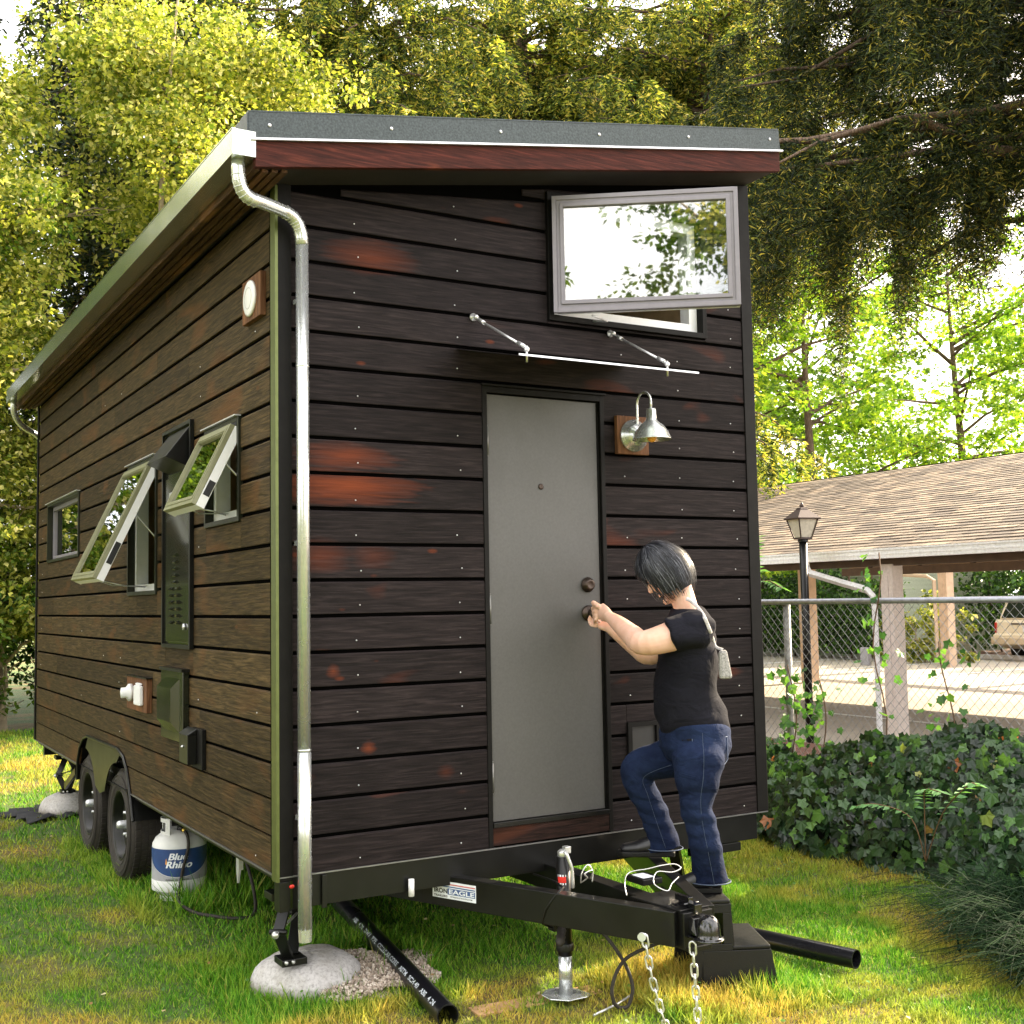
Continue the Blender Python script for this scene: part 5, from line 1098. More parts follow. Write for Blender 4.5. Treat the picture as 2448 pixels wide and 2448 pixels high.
# shoulder bag and strap
bag = empty('shoulder_bag', (1.74, -.68, 1.31)); tag(bag, 'small grey knitted crossbody bag hanging behind the person on a pale strap', 'bag')
BAGM = plain('grey_knit', (.28, .27, .26), .9, 0, .4, 140, .6)
bcx = V(1.742, -.678, 1.382)
body_b = MB().hexa([bcx + V(-.028, -.006, -.07), bcx + V(.022, -.035, -.07), bcx + V(.034, -.005, -.07), bcx + V(-.012, .026, -.07)], [bcx + V(-.028, -.004, .05), bcx + V(.006, -.02, .055), bcx + V(.016, .004, .055), bcx + V(-.014, .018, .05)])
body_b.build('bag_body', BAGM, bag, .012)
def pxdir(x, y): return (RX * ((x - 1224) / 2844.3) - UP * ((y - 1224) / 2844.3) + FW).normalized()
sp_pts = []; last = 5.2
for x_, y_ in ((1640, 1431), (1650, 1436), (1662, 1446), (1674, 1460), (1684, 1476), (1692, 1494), (1699, 1512), (1705, 1530), (1710, 1546)):
    d_ = pxdir(x_, y_); h_ = SB.ray_cast(CAMP, d_, 9)
    if h_[0]: last = h_[3]; sp_pts.append(h_[0] - d_ * .006)
    else: sp_pts.append(CAMP + d_ * last)
sp2 = smooth_path(sp_pts + [bcx + V(-.005, 0, .055)], 3)
m_ = MB(); m_.tube(sp2, [(.0075, .0025)] * len(sp2), 8, ref=(.75, -.3, .6)); m_.build('strap', plain('strap_cord', (.42, .40, .40), .85, 0, .3, 90), bag)
keys = MB(); keys.bar((1.50, -.075, 1.575), (1.52, -.10, 1.545), .012, .002); keys.bar((1.515, -.105, 1.545), (1.52, -.12, 1.515), .02, .0015); keys.tube([(1.505 + .012*math.cos(t), -.09, 1.56 + .012*math.sin(t)) for t in [i*.6 for i in range(11)]], .0012, 5)
thing(keys.build('key_ring', CHROME, None, origin=(1.51, -.1, 1.55)), 'small key ring with tag held at the door knob', 'keys')

# ================================================================== fence
FX = 4.72
fence = empty('chain_link_fence', (FX, 2, 0)); tag(fence, 'silver chain-link fence with top rail and ivy along the driveway', 'fence')
MB().tube([(FX, -1.5, 1.615), (FX, 9, 1.63)], .021, 14).build('top_rail', plain('weathered_galvanized', (.33, .34, .38), .45, .7, .2, 30), fence)
for y in (-.92, 2.13, 5.18, 8.2): MB().tube([(FX + .03, y, 0), (FX + .03, y, 1.6)], .028, 14).ball((FX + .03, y, 1.6), .03, 10).build('post', plain('post_grey', (.22, .22, .21), .55, .5, .3, 30), fence)
m_ = []; pit = .072; z0_, z1_ = .06, 1.63; wv, wf = [], []; r_ = .0019
ys = np.arange(-3.2, 9.2, pit); H_ = z1_ - z0_
segs = []
for y in ys:
    for sgn in (1, -1):
        ya_, yb_ = y, y + sgn * H_
        za_, zb_ = z0_, z1_
        # clip
        t0, t1 = 0, 1
        for lim, s_ in ((-1.45, -1), (9, 1)):
            pass
        segs.append(((FX + .002 * sgn, ya_, za_), (FX + .002 * sgn, yb_, zb_)))
m_ = MB()
for a, b in segs:
    if max(a[1], b[1]) < -1.4 or min(a[1], b[1]) > 8.9: continue
    m_.tube([a, b], r_, 4, cap=False, smooth=False)
m_.build('wire_mesh', plain('fence_wire', (.30, .30, .31), .5, .5, .3, 30), fence, fix=False)

# ================================================================== ivy and plants
IVY = leaf_mat('ivy_leaves', [(0, (.004, .013, .006)), (.35, (.012, .036, .013)), (.7, (.028, .07, .024)), (.9, (.06, .135, .035)), (.985, (.12, .26, .05)), (1, (.35, .10, .03))], .2, .36, spec=.45)
def ivy_patch(n, y0, y1, zmax, x0=4.0, x1=4.72):
    t = RNG.random(n); y = RNG.uniform(y0, y1, n); s = np.sqrt(t)            # s: 0 at lawn edge, 1 on the fence
    zt = zmax + .10 * np.sin(y * 2.3) + .05 * np.sin(y * 6.1) + .14 * np.clip(1.2 - y, 0, 2)
    ph = t * np.pi / 2; xe = x0 + .06 * np.sin(y * 3.7) + .04 * np.sin(y * 9)
    x = xe + (x1 - xe) * (1 - np.cos(ph)) ; z = zt * np.sin(ph) ** .85
    j = rdir(n) * RNG.uniform(0, .10, (n, 1)); P_ = np.stack([x, y, np.maximum(z, .02)], 1) + j; P_[:, 2] = np.maximum(P_[:, 2], .02)
    Nn = np.stack([-np.ones(n) * .8, -.35 * np.ones(n), .55 * np.ones(n)], 1) + rdir(n) * .55
    D = np.stack([-.3 * np.ones(n), RNG.normal(0, .6, n), -.8 * np.ones(n)], 1) + rdir(n) * .3
    return P_, D, Nn, RNG.uniform(.032, .092, n), RNG.uniform(.8, 1.1, n)[:, None]
def multi(parts, kind, name, mat, parent=None):
    vs, fs, o = [], [], 0
    for a in parts:
        v, f = leaf_mesh(*a, kind=kind); vs.append(v); fs.append(f + o); o += len(v)
    return mesh_np(name, np.concatenate(vs), np.concatenate(fs), mat, parent)
o = multi([ivy_patch(15500, -2.2, 4.5, .56), ivy_patch(5000, 4.5, 12, .5)], 'ivy', 'ivy_bank', IVY); tag(o, 'dense bank of dark green ivy along the foot of the fence', 'ivy', kind='stuff')
cb = MB(); pr = [(4.2, 0), (4.28, .22), (4.45, .40), (4.68, .44), (4.72, 0)]; cb.prism([(x, -2.5, z) for x, z in pr], (0, 14.5, 0)); tag(cb.build('ivy_soil', plain('dark_soil', (.012, .012, .008), .95)), kind='structure')
# ivy shoots climbing the wire
for (y, zt, nl, lab_) in ((2.05, 1.15, 60, 'leafy ivy shoot climbing the fence beside the dark house corner'), (1.18, 1.95, 34, 'tall ivy shoot rising above the rail in front of the white carport post'), (.62, 1.35, 46, 'bushy ivy shoot on the wire halfway to the parked car'), (1.75, 1.05, 40, 'low ivy shoot on the wire before the lamp post')):
    e_ = empty('ivy_shoot', (FX - .02, y, .5)); tag(e_, lab_, 'ivy', 'ivy shoots on the fence')
    pts = [V(FX - .03, y + .05 * math.sin(z * 6) , z) for z in np.linspace(.5, zt, 10)]
    MB().tube(pts, .005, 5).build('stem', plain('vine_stem', (.12, .07, .04), .8), e_)
    z = RNG.uniform(.55, zt, nl); P_ = np.stack([np.full(nl, FX - .04) + RNG.normal(0, .03, nl), y + RNG.normal(0, .10, nl), z], 1)
    mesh_np('leaves', *leaf_mesh(P_, rdir(nl) + np.array([-.3, 0, -.6]), rdir(nl) * .6 + np.array([-.8, -.3, .3]), RNG.uniform(.03, .07, nl), np.full((nl, 1), .95), 'ivy'),
            leaf_mat('shoot_leaves', [(0, (.02, .06, .02)), (.6, (.05, .14, .035)), (1, (.13, .28, .05))], .35, .4), e_)
# sumac-like sprig by the house corner and in the ivy
SPR = leaf_mat('sprig_leaves', [(0, (.07, .18, .06)), (1, (.16, .34, .12))], .4, .45)
def sprig(base, stems, label, name='leafy_sapling', ll=.07):
    e_ = empty(name, base); tag(e_, label, 'sapling'); m_ = MB(); ps = []; ds = []; ns = []
    for st_ in stems:
        pts = smooth_path([Vector(p) for p in st_], 6); m_.tube(pts, .0035, 5)
        k = len(pts)
        for i in range(k // 3, k):
            p = pts[i]; d_ = (pts[min(i+1, k-1)] - pts[i-1]).normalized(); s_ = d_.cross(V(0, 0, 1)).normalized()
            for sg in (1, -1): ps.append(p); ds.append(s_ * sg + d_ * .5 + V(0, 0, -.25)); ns.append(V(0, 0, 1) + V(*(RNG.normal(0, .25, 3))))
    m_.build('stem', plain('sprig_stem', (.18, .1, .05), .7), e_)
    mesh_np('leaves', *leaf_mesh(np.array([tuple(v) for v in ps]), np.array([tuple(v) for v in ds]), np.array([tuple(v) for v in ns]), RNG.uniform(ll * .8, ll * 1.2, len(ps)), np.full((len(ps), 1), .5), 'oval'), SPR, e_)
b = V(4.5, 2.35, .5)
sprig(tuple(b), [[b, V(4.5, 2.3, 1.2), V(4.48, 2.2, 1.75), V(4.42, 2.10, 1.95), V(4.4, 2.05, 2.1)], [V(4.48, 2.2, 1.75), V(4.4, 2.1, 1.85), V(4.35, 1.95, 1.86)], [V(4.48, 2.22, 1.72), V(4.5, 2.35, 1.9), V(4.5, 2.45, 1.98)], [V(4.48, 2.2, 1.75), V(4.45, 2.0, 1.78), V(4.4, 1.8, 1.72)]], 'slender feather-leaved sapling rising above the fence by the house corner')
b = V(4.0, .25, .1)
sprig(tuple(b), [[b, V(3.95, .2, .42), V(3.85, .1, .55), V(3.8, -.05, .56)], [b, V(3.95, .3, .35), V(3.85, .45, .42), V(3.8, .58, .40)], [b, V(3.98, .1, .4), V(3.9, -.15, .6), V(3.85, -.25, .62)]], 'pale feather-leaved seedling growing out of the ivy near the long grass', ll=.06)
# ornamental grass clump at the lower right
e_ = empty('sedge_clump', (3.05, -1.0, 0)); tag(e_, 'dark arching clump of long sedge grass at the right edge of the lawn', 'grass clump')
vs, fs, o_ = [], [], 0
for i in range(2600):
    ci = i % 3; cx, cy = (3.26, 3.02, 3.55)[ci] + RNG.normal(0, .09), (-1.0, -1.42, -.70)[ci] + RNG.normal(0, .14); th = RNG.uniform(0, 2*np.pi); L_ = RNG.uniform(.3, .75); up = RNG.uniform(.5, 1.3); w_ = RNG.uniform(.003, .0062)
    pr = []
    for k in range(6):
        t = k / 5; r2 = L_ * t * (.45 + .4 * t); z = L_ * up * (t * .95 - .75 * t * t); pr.append((cx + math.cos(th) * r2, cy + math.sin(th) * r2, max(z, .01)))
    sx, sy = -math.sin(th), math.cos(th)
    for k, p in enumerate(pr): ww = w_ * (1 - k / 5.2); vs += [(p[0] + sx * ww, p[1] + sy * ww, p[2]), (p[0] - sx * ww, p[1] - sy * ww, p[2] + .001)]
    fs += [(o_ + 2*k, o_ + 2*k + 1, o_ + 2*k + 3, o_ + 2*k + 2) for k in range(5)]; o_ += 12
mesh_np('leaves', np.array(vs), np.array(fs), leaf_mat('sedge', [(0, (.003, .009, .004)), (.6, (.008, .022, .009)), (1, (.02, .045, .014))], .2, .7, spec=.04), e_)

# ================================================================== carport across the fence
cp = empty('carport', (8.6, 5, 0)); tag(cp, 'open carport with brown shingle roof, white gutter and tan posts', 'carport')
shm, snt, sbs = new_mat('shingles'); sp_ = N(snt, 'NewGeometry').outputs['Position']; sn = noise(snt, sp_, 9, 4, .6, (1, 3, 1)); rnd_ = N(snt, 'NewGeometry').outputs['Random Per Island']
c1_ = ramp(snt, [(0, (.07, .052, .042)), (.5, (.15, .115, .085)), (1, (.27, .20, .14))], rnd_).outputs[0]; c2_ = ramp(snt, [(.3, (.6, .6, .6)), (.7, (1.3, 1.3, 1.3))], sn).outputs[0]
snt.links.new(mix(snt, 1.0, c1_, c2_, 'MULTIPLY'), sbs.inputs['Base Color']); sbs.inputs['Roughness'].default_value = .9
e0 = V(8.55, 0, 2.17); rdg = V(14.1, 0, 3.78); e1 = V(16.4, 0, 2.25); y0_, y1_ = -4.0, 12.6
sh = MB(); rng = random.Random(2)
for (a, b) in ((e0, rdg), (e1, rdg)):
    d_ = (b - a); Ls = d_.length; d_.normalize(); n_ = V(-d_.z, 0, d_.x); n_ = -n_ if n_.z < 0 else n_
    nrow = int(Ls / .145)
    for i in range(nrow):
        s0 = i * .145; s1 = s0 + .155; y = y0_ + rng.uniform(-.3, 0)
        while y < y1_:
            w_ = rng.uniform(.28, .34); ya = max(y, y0_); yb_ = min(y + w_ - .006, y1_); lift = rng.uniform(.006, .012)
            if yb_ > ya + .02:
                p = [a + d_ * s0 + n_ * (.004 + lift), a + d_ * s1 + n_ * .004]
                sh.add([(p[0].x, ya, p[0].z), (p[0].x, yb_, p[0].z), (p[1].x, yb_, p[1].z), (p[1].x, ya, p[1].z), ((a + d_*s0).x, ya, (a+d_*s0).z), ((a + d_*s0).x, yb_, (a+d_*s0).z)], [(0, 1, 2, 3), (0, 4, 5, 1)])
            y += w_
sh.build('shingle_roof', shm, cp, fix=False)
TAN = plain('tan_painted_wood', (.50, .36, .25), .7, 0, .12, 8); DKB = plain('dark_brown_beam', (.10, .065, .045), .7, 0, .2, 8)
m_ = MB(); m_.prism([(e0.x, y0_, e0.z - .015), (rdg.x, y0_, rdg.z - .015), (e1.x, y0_, e1.z - .015), (e1.x, y0_, e1.z - .06), (rdg.x, y0_, rdg.z - .07), (e0.x, y0_, e0.z - .06)], (0, y1_ - y0_, 0)); m_.build('roof_deck', DKB, cp)
m_ = MB(); m_.box((8.60, y0_, 1.98), (8.68, y1_, 2.14)); m_.box((16.1, y0_, 2.05), (16.2, y1_, 2.2)); m_.box((14.05, y0_, 2.9), (14.15, y1_, 3.1))
for y in np.arange(y0_ + .3, y1_, 1.2): m_.bar((8.7, y, 2.08), (14.0, y, 3.62), .05, .14); m_.bar((16.2, y, 2.22), (14.2, y, 3.55), .05, .14)
m_.build('rafters', DKB, cp)
m_ = MB(); m_.box((8.44, y0_, 2.06), (8.452, y1_, 2.17)); m_.box((8.452, y0_, 2.06), (8.56, y1_, 2.07)); m_.box((8.56, y0_, 2.06), (8.575, y1_, 2.16)); m_.box((8.432, y0_, 2.15), (8.445, y1_, 2.172)); m_.box((8.436, y0_, 2.10), (8.4395, y1_, 2.115)); m_.build('gutter', plain('white_gutter', (.86, .86, .86), .4), cp)
m_ = MB(); m_.box((16.3, y0_, 2.14), (16.42, y1_, 2.24)); m_.build('rear_fascia', TAN, cp)
def cpost(x, y, h, s_=.075, mat=TAN): m_ = MB(); m_.box((x - s_, y - s_, 0), (x + s_, y + s_, h)); m_.box((x - s_ - .01, y - s_ * .35, 0), (x - s_, y + s_ * .35, h - .1)); return m_.build('post', mat, cp, .006)
cpost(8.66, 4.62, 2.0, .085, plain('pinkish_post', (.62, .54, .50), .7)); cpost(14.95, 13.2 - .8, 2.9, .12); cpost(14.1, 7.3 - 9, 2.9, .1); cpost(8.66, -1.2, 2.0, .1); cpost(8.66, 10.4, 2.0, .1)
WH2 = plain('white_downpipe', (.72, .72, .74), .45)
m_ = MB(); dp = [V(8.5, 5.75, 2.07), V(8.5, 5.75, 2.0), V(8.5, 5.70, 1.93), V(8.52, 5.2, 1.80), V(8.53, 4.86, 1.72), V(8.53, 4.78, 1.65), V(8.53, 4.76, 1.5), V(8.53, 4.76, .02)]; m_.tube(dp, [(.036, .045)] * len(dp), 4, smooth=False, ref=(1, 0, 0)); m_.build('downspout', WH2, cp, .006)
MB().box((8.50, 4.86, .88), (8.56, 4.98, 1.08)).build('meter_box', plain('grey_box', (.4, .4, .42), .5), cp, .01)
# second row of carport posts beyond the drive
cp2 = empty('carport_row', (20.6, 14, 0)); tag(cp2, 'far row of tan carport posts with a small downspout beyond the driveway', 'carport')
for x, y in ((20.7, 13.9), (20.7, 9.6), (20.7, 18.4)):
    m_ = MB(); m_.box((x - .12, y - .12, 0), (x + .12, y + .12, 2.45)); m_.box((x - .13, y - .04, 0), (x - .12, y + .04, 2.4)); m_.build('post', TAN, cp2)
MB().box((20.55, 5, 2.45), (20.85, 22, 2.62)).build('beam', TAN, cp2)
m_ = MB(); m_.tube([(20.45, 16.4, 2.5), (20.45, 16.35, 2.3), (20.5, 15.9, 2.2), (20.55, 14.3, 2.08), (20.55, 14.1, 1.98), (20.55, 14.08, .1)], .045, 6, smooth=False); m_.build('downspout', plain('tan_downpipe', (.5, .38, .27), .6), cp2)
# lamp post
lp_ = empty('lamp_post', (8.1, 5.39, 0)); tag(lp_, 'black lamp post with a four-sided glass lantern in front of the carport', 'lamp post')
lx, ly = 8.1, 5.39; LZ = lambda z: 1.655 + (z - 1.655) * .89
MB().tube([(lx, ly, 0), (lx, ly, LZ(2.4))], .046, 14).lathe([(.06, 0), (.055, .04)], (lx, ly, LZ(2.36))).build('pole', BLACKM, lp_)
def frust(m_, z0, z1, r0, r1, rot=.6):
    z0, z1, r0, r1 = LZ(z0), LZ(z1), r0 * .89, r1 * .89
    a = [(lx + r0 * math.cos(rot + k * math.pi / 2), ly + r0 * math.sin(rot + k * math.pi / 2), z0) for k in range(4)]; b = [(lx + r1 * math.cos(rot + k * math.pi / 2), ly + r1 * math.sin(rot + k * math.pi / 2), z1) for k in range(4)]; m_.hexa(a, b); return a, b
m_ = MB(); frust(m_, 2.66, 2.78, .24, .07); frust(m_, 2.645, 2.66, .235, .24); frust(m_, 2.78, 2.80, .08, .06); m_.lathe([(.02, 0), (.03, .02), (.01, .05), (.0001, .08)], (lx, ly, LZ(2.80))); a, b = frust(m_, 2.39, 2.415, .12, .12)
for k in range(4): r0, r1, an = .102, .178, .6 + k * math.pi / 2; m_.bar((lx + r0 * math.cos(an), ly + r0 * math.sin(an), LZ(2.41)), (lx + r1 * math.cos(an), ly + r1 * math.sin(an), LZ(2.65)), .014, .014)
m_.build('lantern_frame', plain('lantern_bronze', (.06, .04, .035), .5, .3), lp_)
m_ = MB(); frust(m_, 2.415, 2.645, .105, .19); m_.build('lantern_glass', plain('frosted_panes', (.6, .56, .46), .35), lp_)
# shed with siding, far
sd_ = empty('shed', (24, 18.6, 0)); tag(sd_, 'pale green clapboard shed behind the hedge beyond the carport', 'shed')
m_ = MB()
for i in range(22): m_.prism([(22.9, 17.2, .12 * i), (22.9, 17.2, .12 * i + .115), (22.93, 17.2, .12 * i + .115), (22.88, 17.2, .12 * i)], (0, 6, 0)); m_.prism([(22.93, 17.19, .12 * i), (22.93, 17.19, .12 * i + .115), (27, 17.19, .12 * i + .115), (27, 17.19, .12 * i)], (0, -.02, 0))
m_.box((22.95, 17.22, 0), (27, 23, 2.7)); m_.build('wall', plain('pale_green_siding', (.30, .33, .24), .7), sd_, fix=False)
MB().prism([(22.6, 16.9, 2.68), (25, 16.9, 3.6), (27.4, 16.9, 2.68)], (0, 6.5, 0)).build('roof', DKB, sd_)
# parked car (rear end towards the drive)
car = empty('parked_car', (25.4, 13.4, 0)); tag(car, 'beige parked car with rear licence plate beyond the driveway', 'car'); car.rotation_euler.z = 0
CX, CY = 23.3, 13.75
BEI = plain('beige_car_paint', (.66, .56, .42), .3, .1, .04, coat=.6); DG = glass('car_glass', (.12, .13, .12), 1.0)
m_ = MB(); prof = [(0, .42), (-.06, .5), (-.10, .62), (-.08, .66), (-.02, .68), (0, .95), (.05, 1.02), (1.2, 1.08), (4.2, 1.0), (4.4, .8), (4.4, .38), (3.9, .3), (.4, .3)]
m_.prism([(CX + x, CY - .9, z) for x, z in prof], (0, 1.8, 0)); m_.build('body', BEI, car, .04)
m_ = MB(); gp = [(.04, 1.02), (.35, 1.5), (.6, 1.56), (2.2, 1.55), (3.1, 1.06)]; m_.prism([(CX + x, CY - .82, z) for x, z in gp], (0, 1.64, 0)); m_.build('cabin', BEI, car, .05)
MB().add([(CX + .05, CY - .74, 1.06), (CX + .05, CY + .74, 1.06), (CX + .315, CY + .70, 1.47), (CX + .315, CY - .70, 1.47)], [(0, 1, 2, 3)]).build('rear_window', plain('dark_car_glass', (.01, .012, .012), .08), car, fix=False)
MB().box((CX - .13, CY - .94, .42), (CX + .1, CY + .94, .60)).build('bumper', plain('bumper_beige', (.5, .4, .28), .4), car, .03)
MB().box((CX - .025, CY - .26, .72), (CX - .012, CY + .1, .86)).build('licence_plate', plain('plate_white', (.6, .62, .66), .4), car)
MB().box((CX - .03, CY - .5, .90), (CX - .01, CY + .42, .935)).build('trunk_trim', plain('trim_chrome_dark', (.08, .06, .06), .3, .5), car)
for sgn in (-1, 1): MB().box((CX - .03, CY + sgn * .86 - .03, .70), (CX + .02, CY + sgn * .86 + .03, .95)).build('tail_light', plain('tail_red', (.35, .02, .015), .25), car, .01)
for x in (.85, 3.5):
    for sgn in (-1, 1): MB().lathe([(.0001, .0), (.2, .0), (.31, 0), (.32, -.02), (.32, -.2), (.2, -.2)], (CX + x, CY + sgn * .9, .32), (0, sgn, 0), 24).build('wheel', RUBBER, car)

# ================================================================== trees
BARK = wood('bark', (.05, .035, .025), (.17, .12, .09), (.2, .13, .08), 2, .7, .95, .9)
BARKP = plain('pale_bark', (.30, .24, .17), .9, 0, .35, 12, .5)
def pw(o): return o
def limb_mesh(paths, name, mat, parent):
    m_ = MB()
    for pts, r0, r1 in paths:
        pts = [Vector(p) for p in pts]; n = len(pts); m_.tube(pts, [r0 + (r1 - r0) * i / (n - 1) for i in range(n)], 7 if r0 < .06 else 10)
    return m_.build(name, mat, parent, fix=False)
def dtree(base, h, rad, z_lo, n_leaf, leaf, mats, label, cat='tree', lkind='oval', group=None, nbr=26, trunks=1, bark=BARKP, clump=.42, per=70, lean=(0, 0), name='broadleaf_tree', tr=.10):
    """broadleaf tree: trunk(s), limbs, twig clumps carrying leaves"""
    e_ = empty(name, (base[0], base[1], 0)); tag(e_, label, cat, group); rg = RNG
    paths = []; cc = []
    for t in range(trunks):
        off = rg.normal(0, .25, 2) * (trunks > 1); bx, by = base[0] + off[0], base[1] + off[1]; tx, ty = bx + lean[0] + rg.normal(0, .35), by + lean[1] + rg.normal(0, .35)
        pts = [(bx + (tx - bx) * s + .12 * math.sin(s * 7 + t), by + (ty - by) * s + .1 * math.cos(s * 6 + t), h * .97 * s) for s in np.linspace(0, 1, 9)]
        paths.append((pts, tr, .015))
        for b in range(nbr // trunks):
            s = rg.uniform(max(.08, z_lo / h * .8), .95); i = int(s * 8); p = Vector(pts[i]).lerp(Vector(pts[min(i+1, 8)]), s * 8 - i)
            th = rg.uniform(0, 2*np.pi); env = math.sin(min(1, (p.z - z_lo * .6) / (h - z_lo * .6) * .85 + .12) * math.pi) ** .6; ln = rad * env * rg.uniform(.6, 1.1); up = rg.uniform(.1, .75)
            q = [p + Vector((math.cos(th) * ln * u, math.sin(th) * ln * u, ln * up * u - .18 * ln * u * u + .05 * math.sin(u * 9 + b))) for u in (0, .25, .5, .75, 1)]
            paths.append((q, .012 + .014 * ln, .004))
            for _ in range(3):
                k = rg.uniform(.35, 1.05); c_ = p + (q[-1] - p) * k + Vector(rg.normal(0, .28, 3)); cc.append(c_)
                if _ < 2: paths.append(([q[2], q[2].lerp(c_, .5) + Vector(rg.normal(0, .06, 3)), c_], .008, .003))
    limb_mesh(paths, 'trunk', bark, e_)
    n_cl = max(1, n_leaf // per); C_ = np.array([tuple(c) for c in cc]); idx = rg.integers(0, len(C_), n_cl)
    cen = C_[idx] + rg.normal(0, clump * .75, (n_cl, 3)); cen[:, 2] = np.maximum(cen[:, 2], z_lo)
    rep = np.repeat(np.arange(n_cl), per); n = len(rep); cs = clump * rg.uniform(.5, 1.1, n_cl)
    off = rdir(n) * (rg.random((n, 1)) ** .5) * cs[rep][:, None] * np.array([1, 1, .55]); P_ = cen[rep] + off
    D = off * np.array([1, 1, .5]) + rdir(n) * .25 + np.array([0, 0, -.12]); Nn = rdir(n) * .7 + np.array([0, 0, .8])
    vs, fs = leaf_mesh(P_, D, Nn, rg.uniform(.7, 1.25, n) * leaf, rg.uniform(.6, .85, n)[:, None], lkind)
    mesh_np('crown', vs, fs, mats, e_); return e_
YEL = leaf_mat('yellow_green_leaves', [(0, (.06, .10, .012)), (.25, (.16, .22, .03)), (.6, (.36, .39, .07)), (.85, (.6, .58, .14)), (1, (.78, .7, .34))], .45, .5, tcol=(1.3, 1.3, .6))
GRN = leaf_mat('fresh_green_leaves', [(0, (.03, .07, .01)), (.5, (.09, .17, .018)), (1, (.2, .3, .04))], .45, .5)
DGR = leaf_mat('shade_green_leaves', [(0, (.012, .035, .010)), (.6, (.045, .11, .022)), (1, (.13, .25, .04))], .35, .45)
MPL = leaf_mat('maple_leaves', [(0, (.06, .15, .015)), (.5, (.2, .34, .03)), (1, (.42, .52, .06))], .5, .45)
gL = 'bright leafy trees behind the house'
dtree((-1.6, 12.6), 8.5, 2.1, .8, 50000, .075, GRN, 'green leafy tree at the far left edge behind the lawn', group=gL, trunks=2)
dtree((.4, 13.0), 10.5, 2.3, 1.5, 95000, .08, YEL, 'yellow-green tree with pale forked trunks left of the roof gutter', group=gL, trunks=3, tr=.09)
dtree((2.7, 12.4), 10.8, 2.2, 2.2, 95000, .08, YEL, 'yellow-green tree rising directly above the gutter corner', group=gL, trunks=2, tr=.09)
dtree((4.5, 13.6), 9.6, 1.7, 3.0, 60000, .08, YEL, 'thin yellow-green tree between the bright trees and the dark conifers', group=gL, trunks=2, tr=.08)
dtree((-.9, 18.5), 12.5, 3.0, 2, 50000, .12, GRN, 'taller green tree standing behind the yellow trees at left', group=gL, tr=.16)
dtree((5.2, 19.5), 13.5, 2.6, 3, 50000, .12, DGR, 'shaded green tree far behind the house roof', group=gL, tr=.16)
for i, (x, y, s) in enumerate(((-1.9, 12.2, 1.3), (-.7, 12.9, 1.5), (.35, 12.8, 1.4), (1.5, 13.2, 1.5), (-3.0, 12.0, 1.4))):
    dtree((x, y), 2.3 * s * .8, .95 * s, .1, 6500, .08, DGR if i % 2 else GRN, ['low dark shrub at the lawn edge', 'round green shrub just behind the rear corner of the house', 'shrub hidden mostly behind the house rear wall', 'broad shrub under the yellow trees', 'shrub at the far left of the lawn'][i], 'shrub', group='shrubs along the back of the lawn', trunks=3, tr=.03, nbr=18, clump=.3, name='shrub')
# big conifers with hanging sprays
def conifer(base, h, r_max, z_lo, mats, label, n_br=70, seed=1, droop=.55, tw=.5, dens=1.0, name='conifer', group='tall drooping conifers', only=None, nl=.05, tr=.28, ztop=None, K=16, wr=.34, tuft=.35):
    zt_ = ztop or h
    e_ = empty(name, (base[0], base[1], 0)); tag(e_, label, 'conifer', group); rg = np.random.default_rng(seed)
    paths = [([(base[0] + .05 * math.sin(z), base[1] + .05 * math.cos(z), z) for z in np.linspace(0, h, 10)], tr, .03)]
    TP, TD, TL = [], [], []
    for b in range(n_br):
        z = z_lo + (zt_ - z_lo) * (b + rg.random()) / n_br; th = rg.uniform(0, 2*np.pi) if only is None else rg.uniform(*only)
        ln = r_max * (1 - (z - z_lo) / (h - z_lo) * .75) * rg.uniform(.65, 1.1); dr = droop * rg.uniform(.6, 1.3)
        us = np.linspace(0, 1, 8); q = np.stack([base[0] + np.cos(th) * ln * us, base[1] + np.sin(th) * ln * us, z + ln * (.22 * us - dr * us ** 2)], 1); q[1:] += rg.normal(0, .06, (7, 3))
        paths.append(([tuple(p) for p in q], .012 + .012 * ln, .005))
        nt = int(ln * 13 * dens); nd = max(2, int(ln * 1.7))
        for t in range(nt):
            u = (rg.integers(1, nd + 1) + rg.normal(0, .10)) / nd if rg.random() > tuft * .6 else rg.uniform(.12, 1); u = float(np.clip(u, .05, 1)); i = min(6, int(u * 7)); p = q[i] + (q[i+1] - q[i]) * (u * 7 - i); sd = rg.choice([-1, 1]); a = th + sd * rg.uniform(.5, 1.3)
            out = np.array([np.cos(a), np.sin(a), -.15]) * rg.uniform(.08, .25 + tuft) * (1.1 - u * .5); TP.append(p); TD.append(out); TL.append(rg.uniform(.5, 1.25) * tw)
    limb_mesh(paths, 'trunk', BARK, e_)
    TP, TD, TL = np.array(TP), np.array(TD), np.array(TL); n = len(TP)
    u = np.tile(np.linspace(.05, 1, K), (n, 1)); pos = TP[:, None] + TD[:, None] * u[..., None] + rg.normal(0, .03, (n, K, 3)) * u[..., None] + np.array([0, 0, -1])[None, None] * (TL[:, None] * u ** 1.7)[..., None]
    pos = pos.reshape(-1, 3); m = len(pos); side = rdir(m) * np.array([1, 1, .45]); D = side * .95 + np.array([0, 0, -.42]) + np.repeat(TD, K, 0) * 1.4
    pos += rg.normal(0, .02, (m, 3)); vs, fs = leaf_mesh(pos, D, rdir(m) + np.array([0, 0, .4]), rg.uniform(.8, 1.5, m) * nl * 1.6, np.full((m, 1), wr), 'oval')
    mesh_np('crown', vs, fs, mats, e_); return e_
CED = leaf_mat('conifer_sprays_lit', [(0, (.012, .028, .009)), (.35, (.05, .09, .018)), (.6, (.17, .22, .035)), (.84, (.48, .48, .07)), (1, (.75, .58, .14))], .35, .6)  # sunlit gold-green put into the spray colours
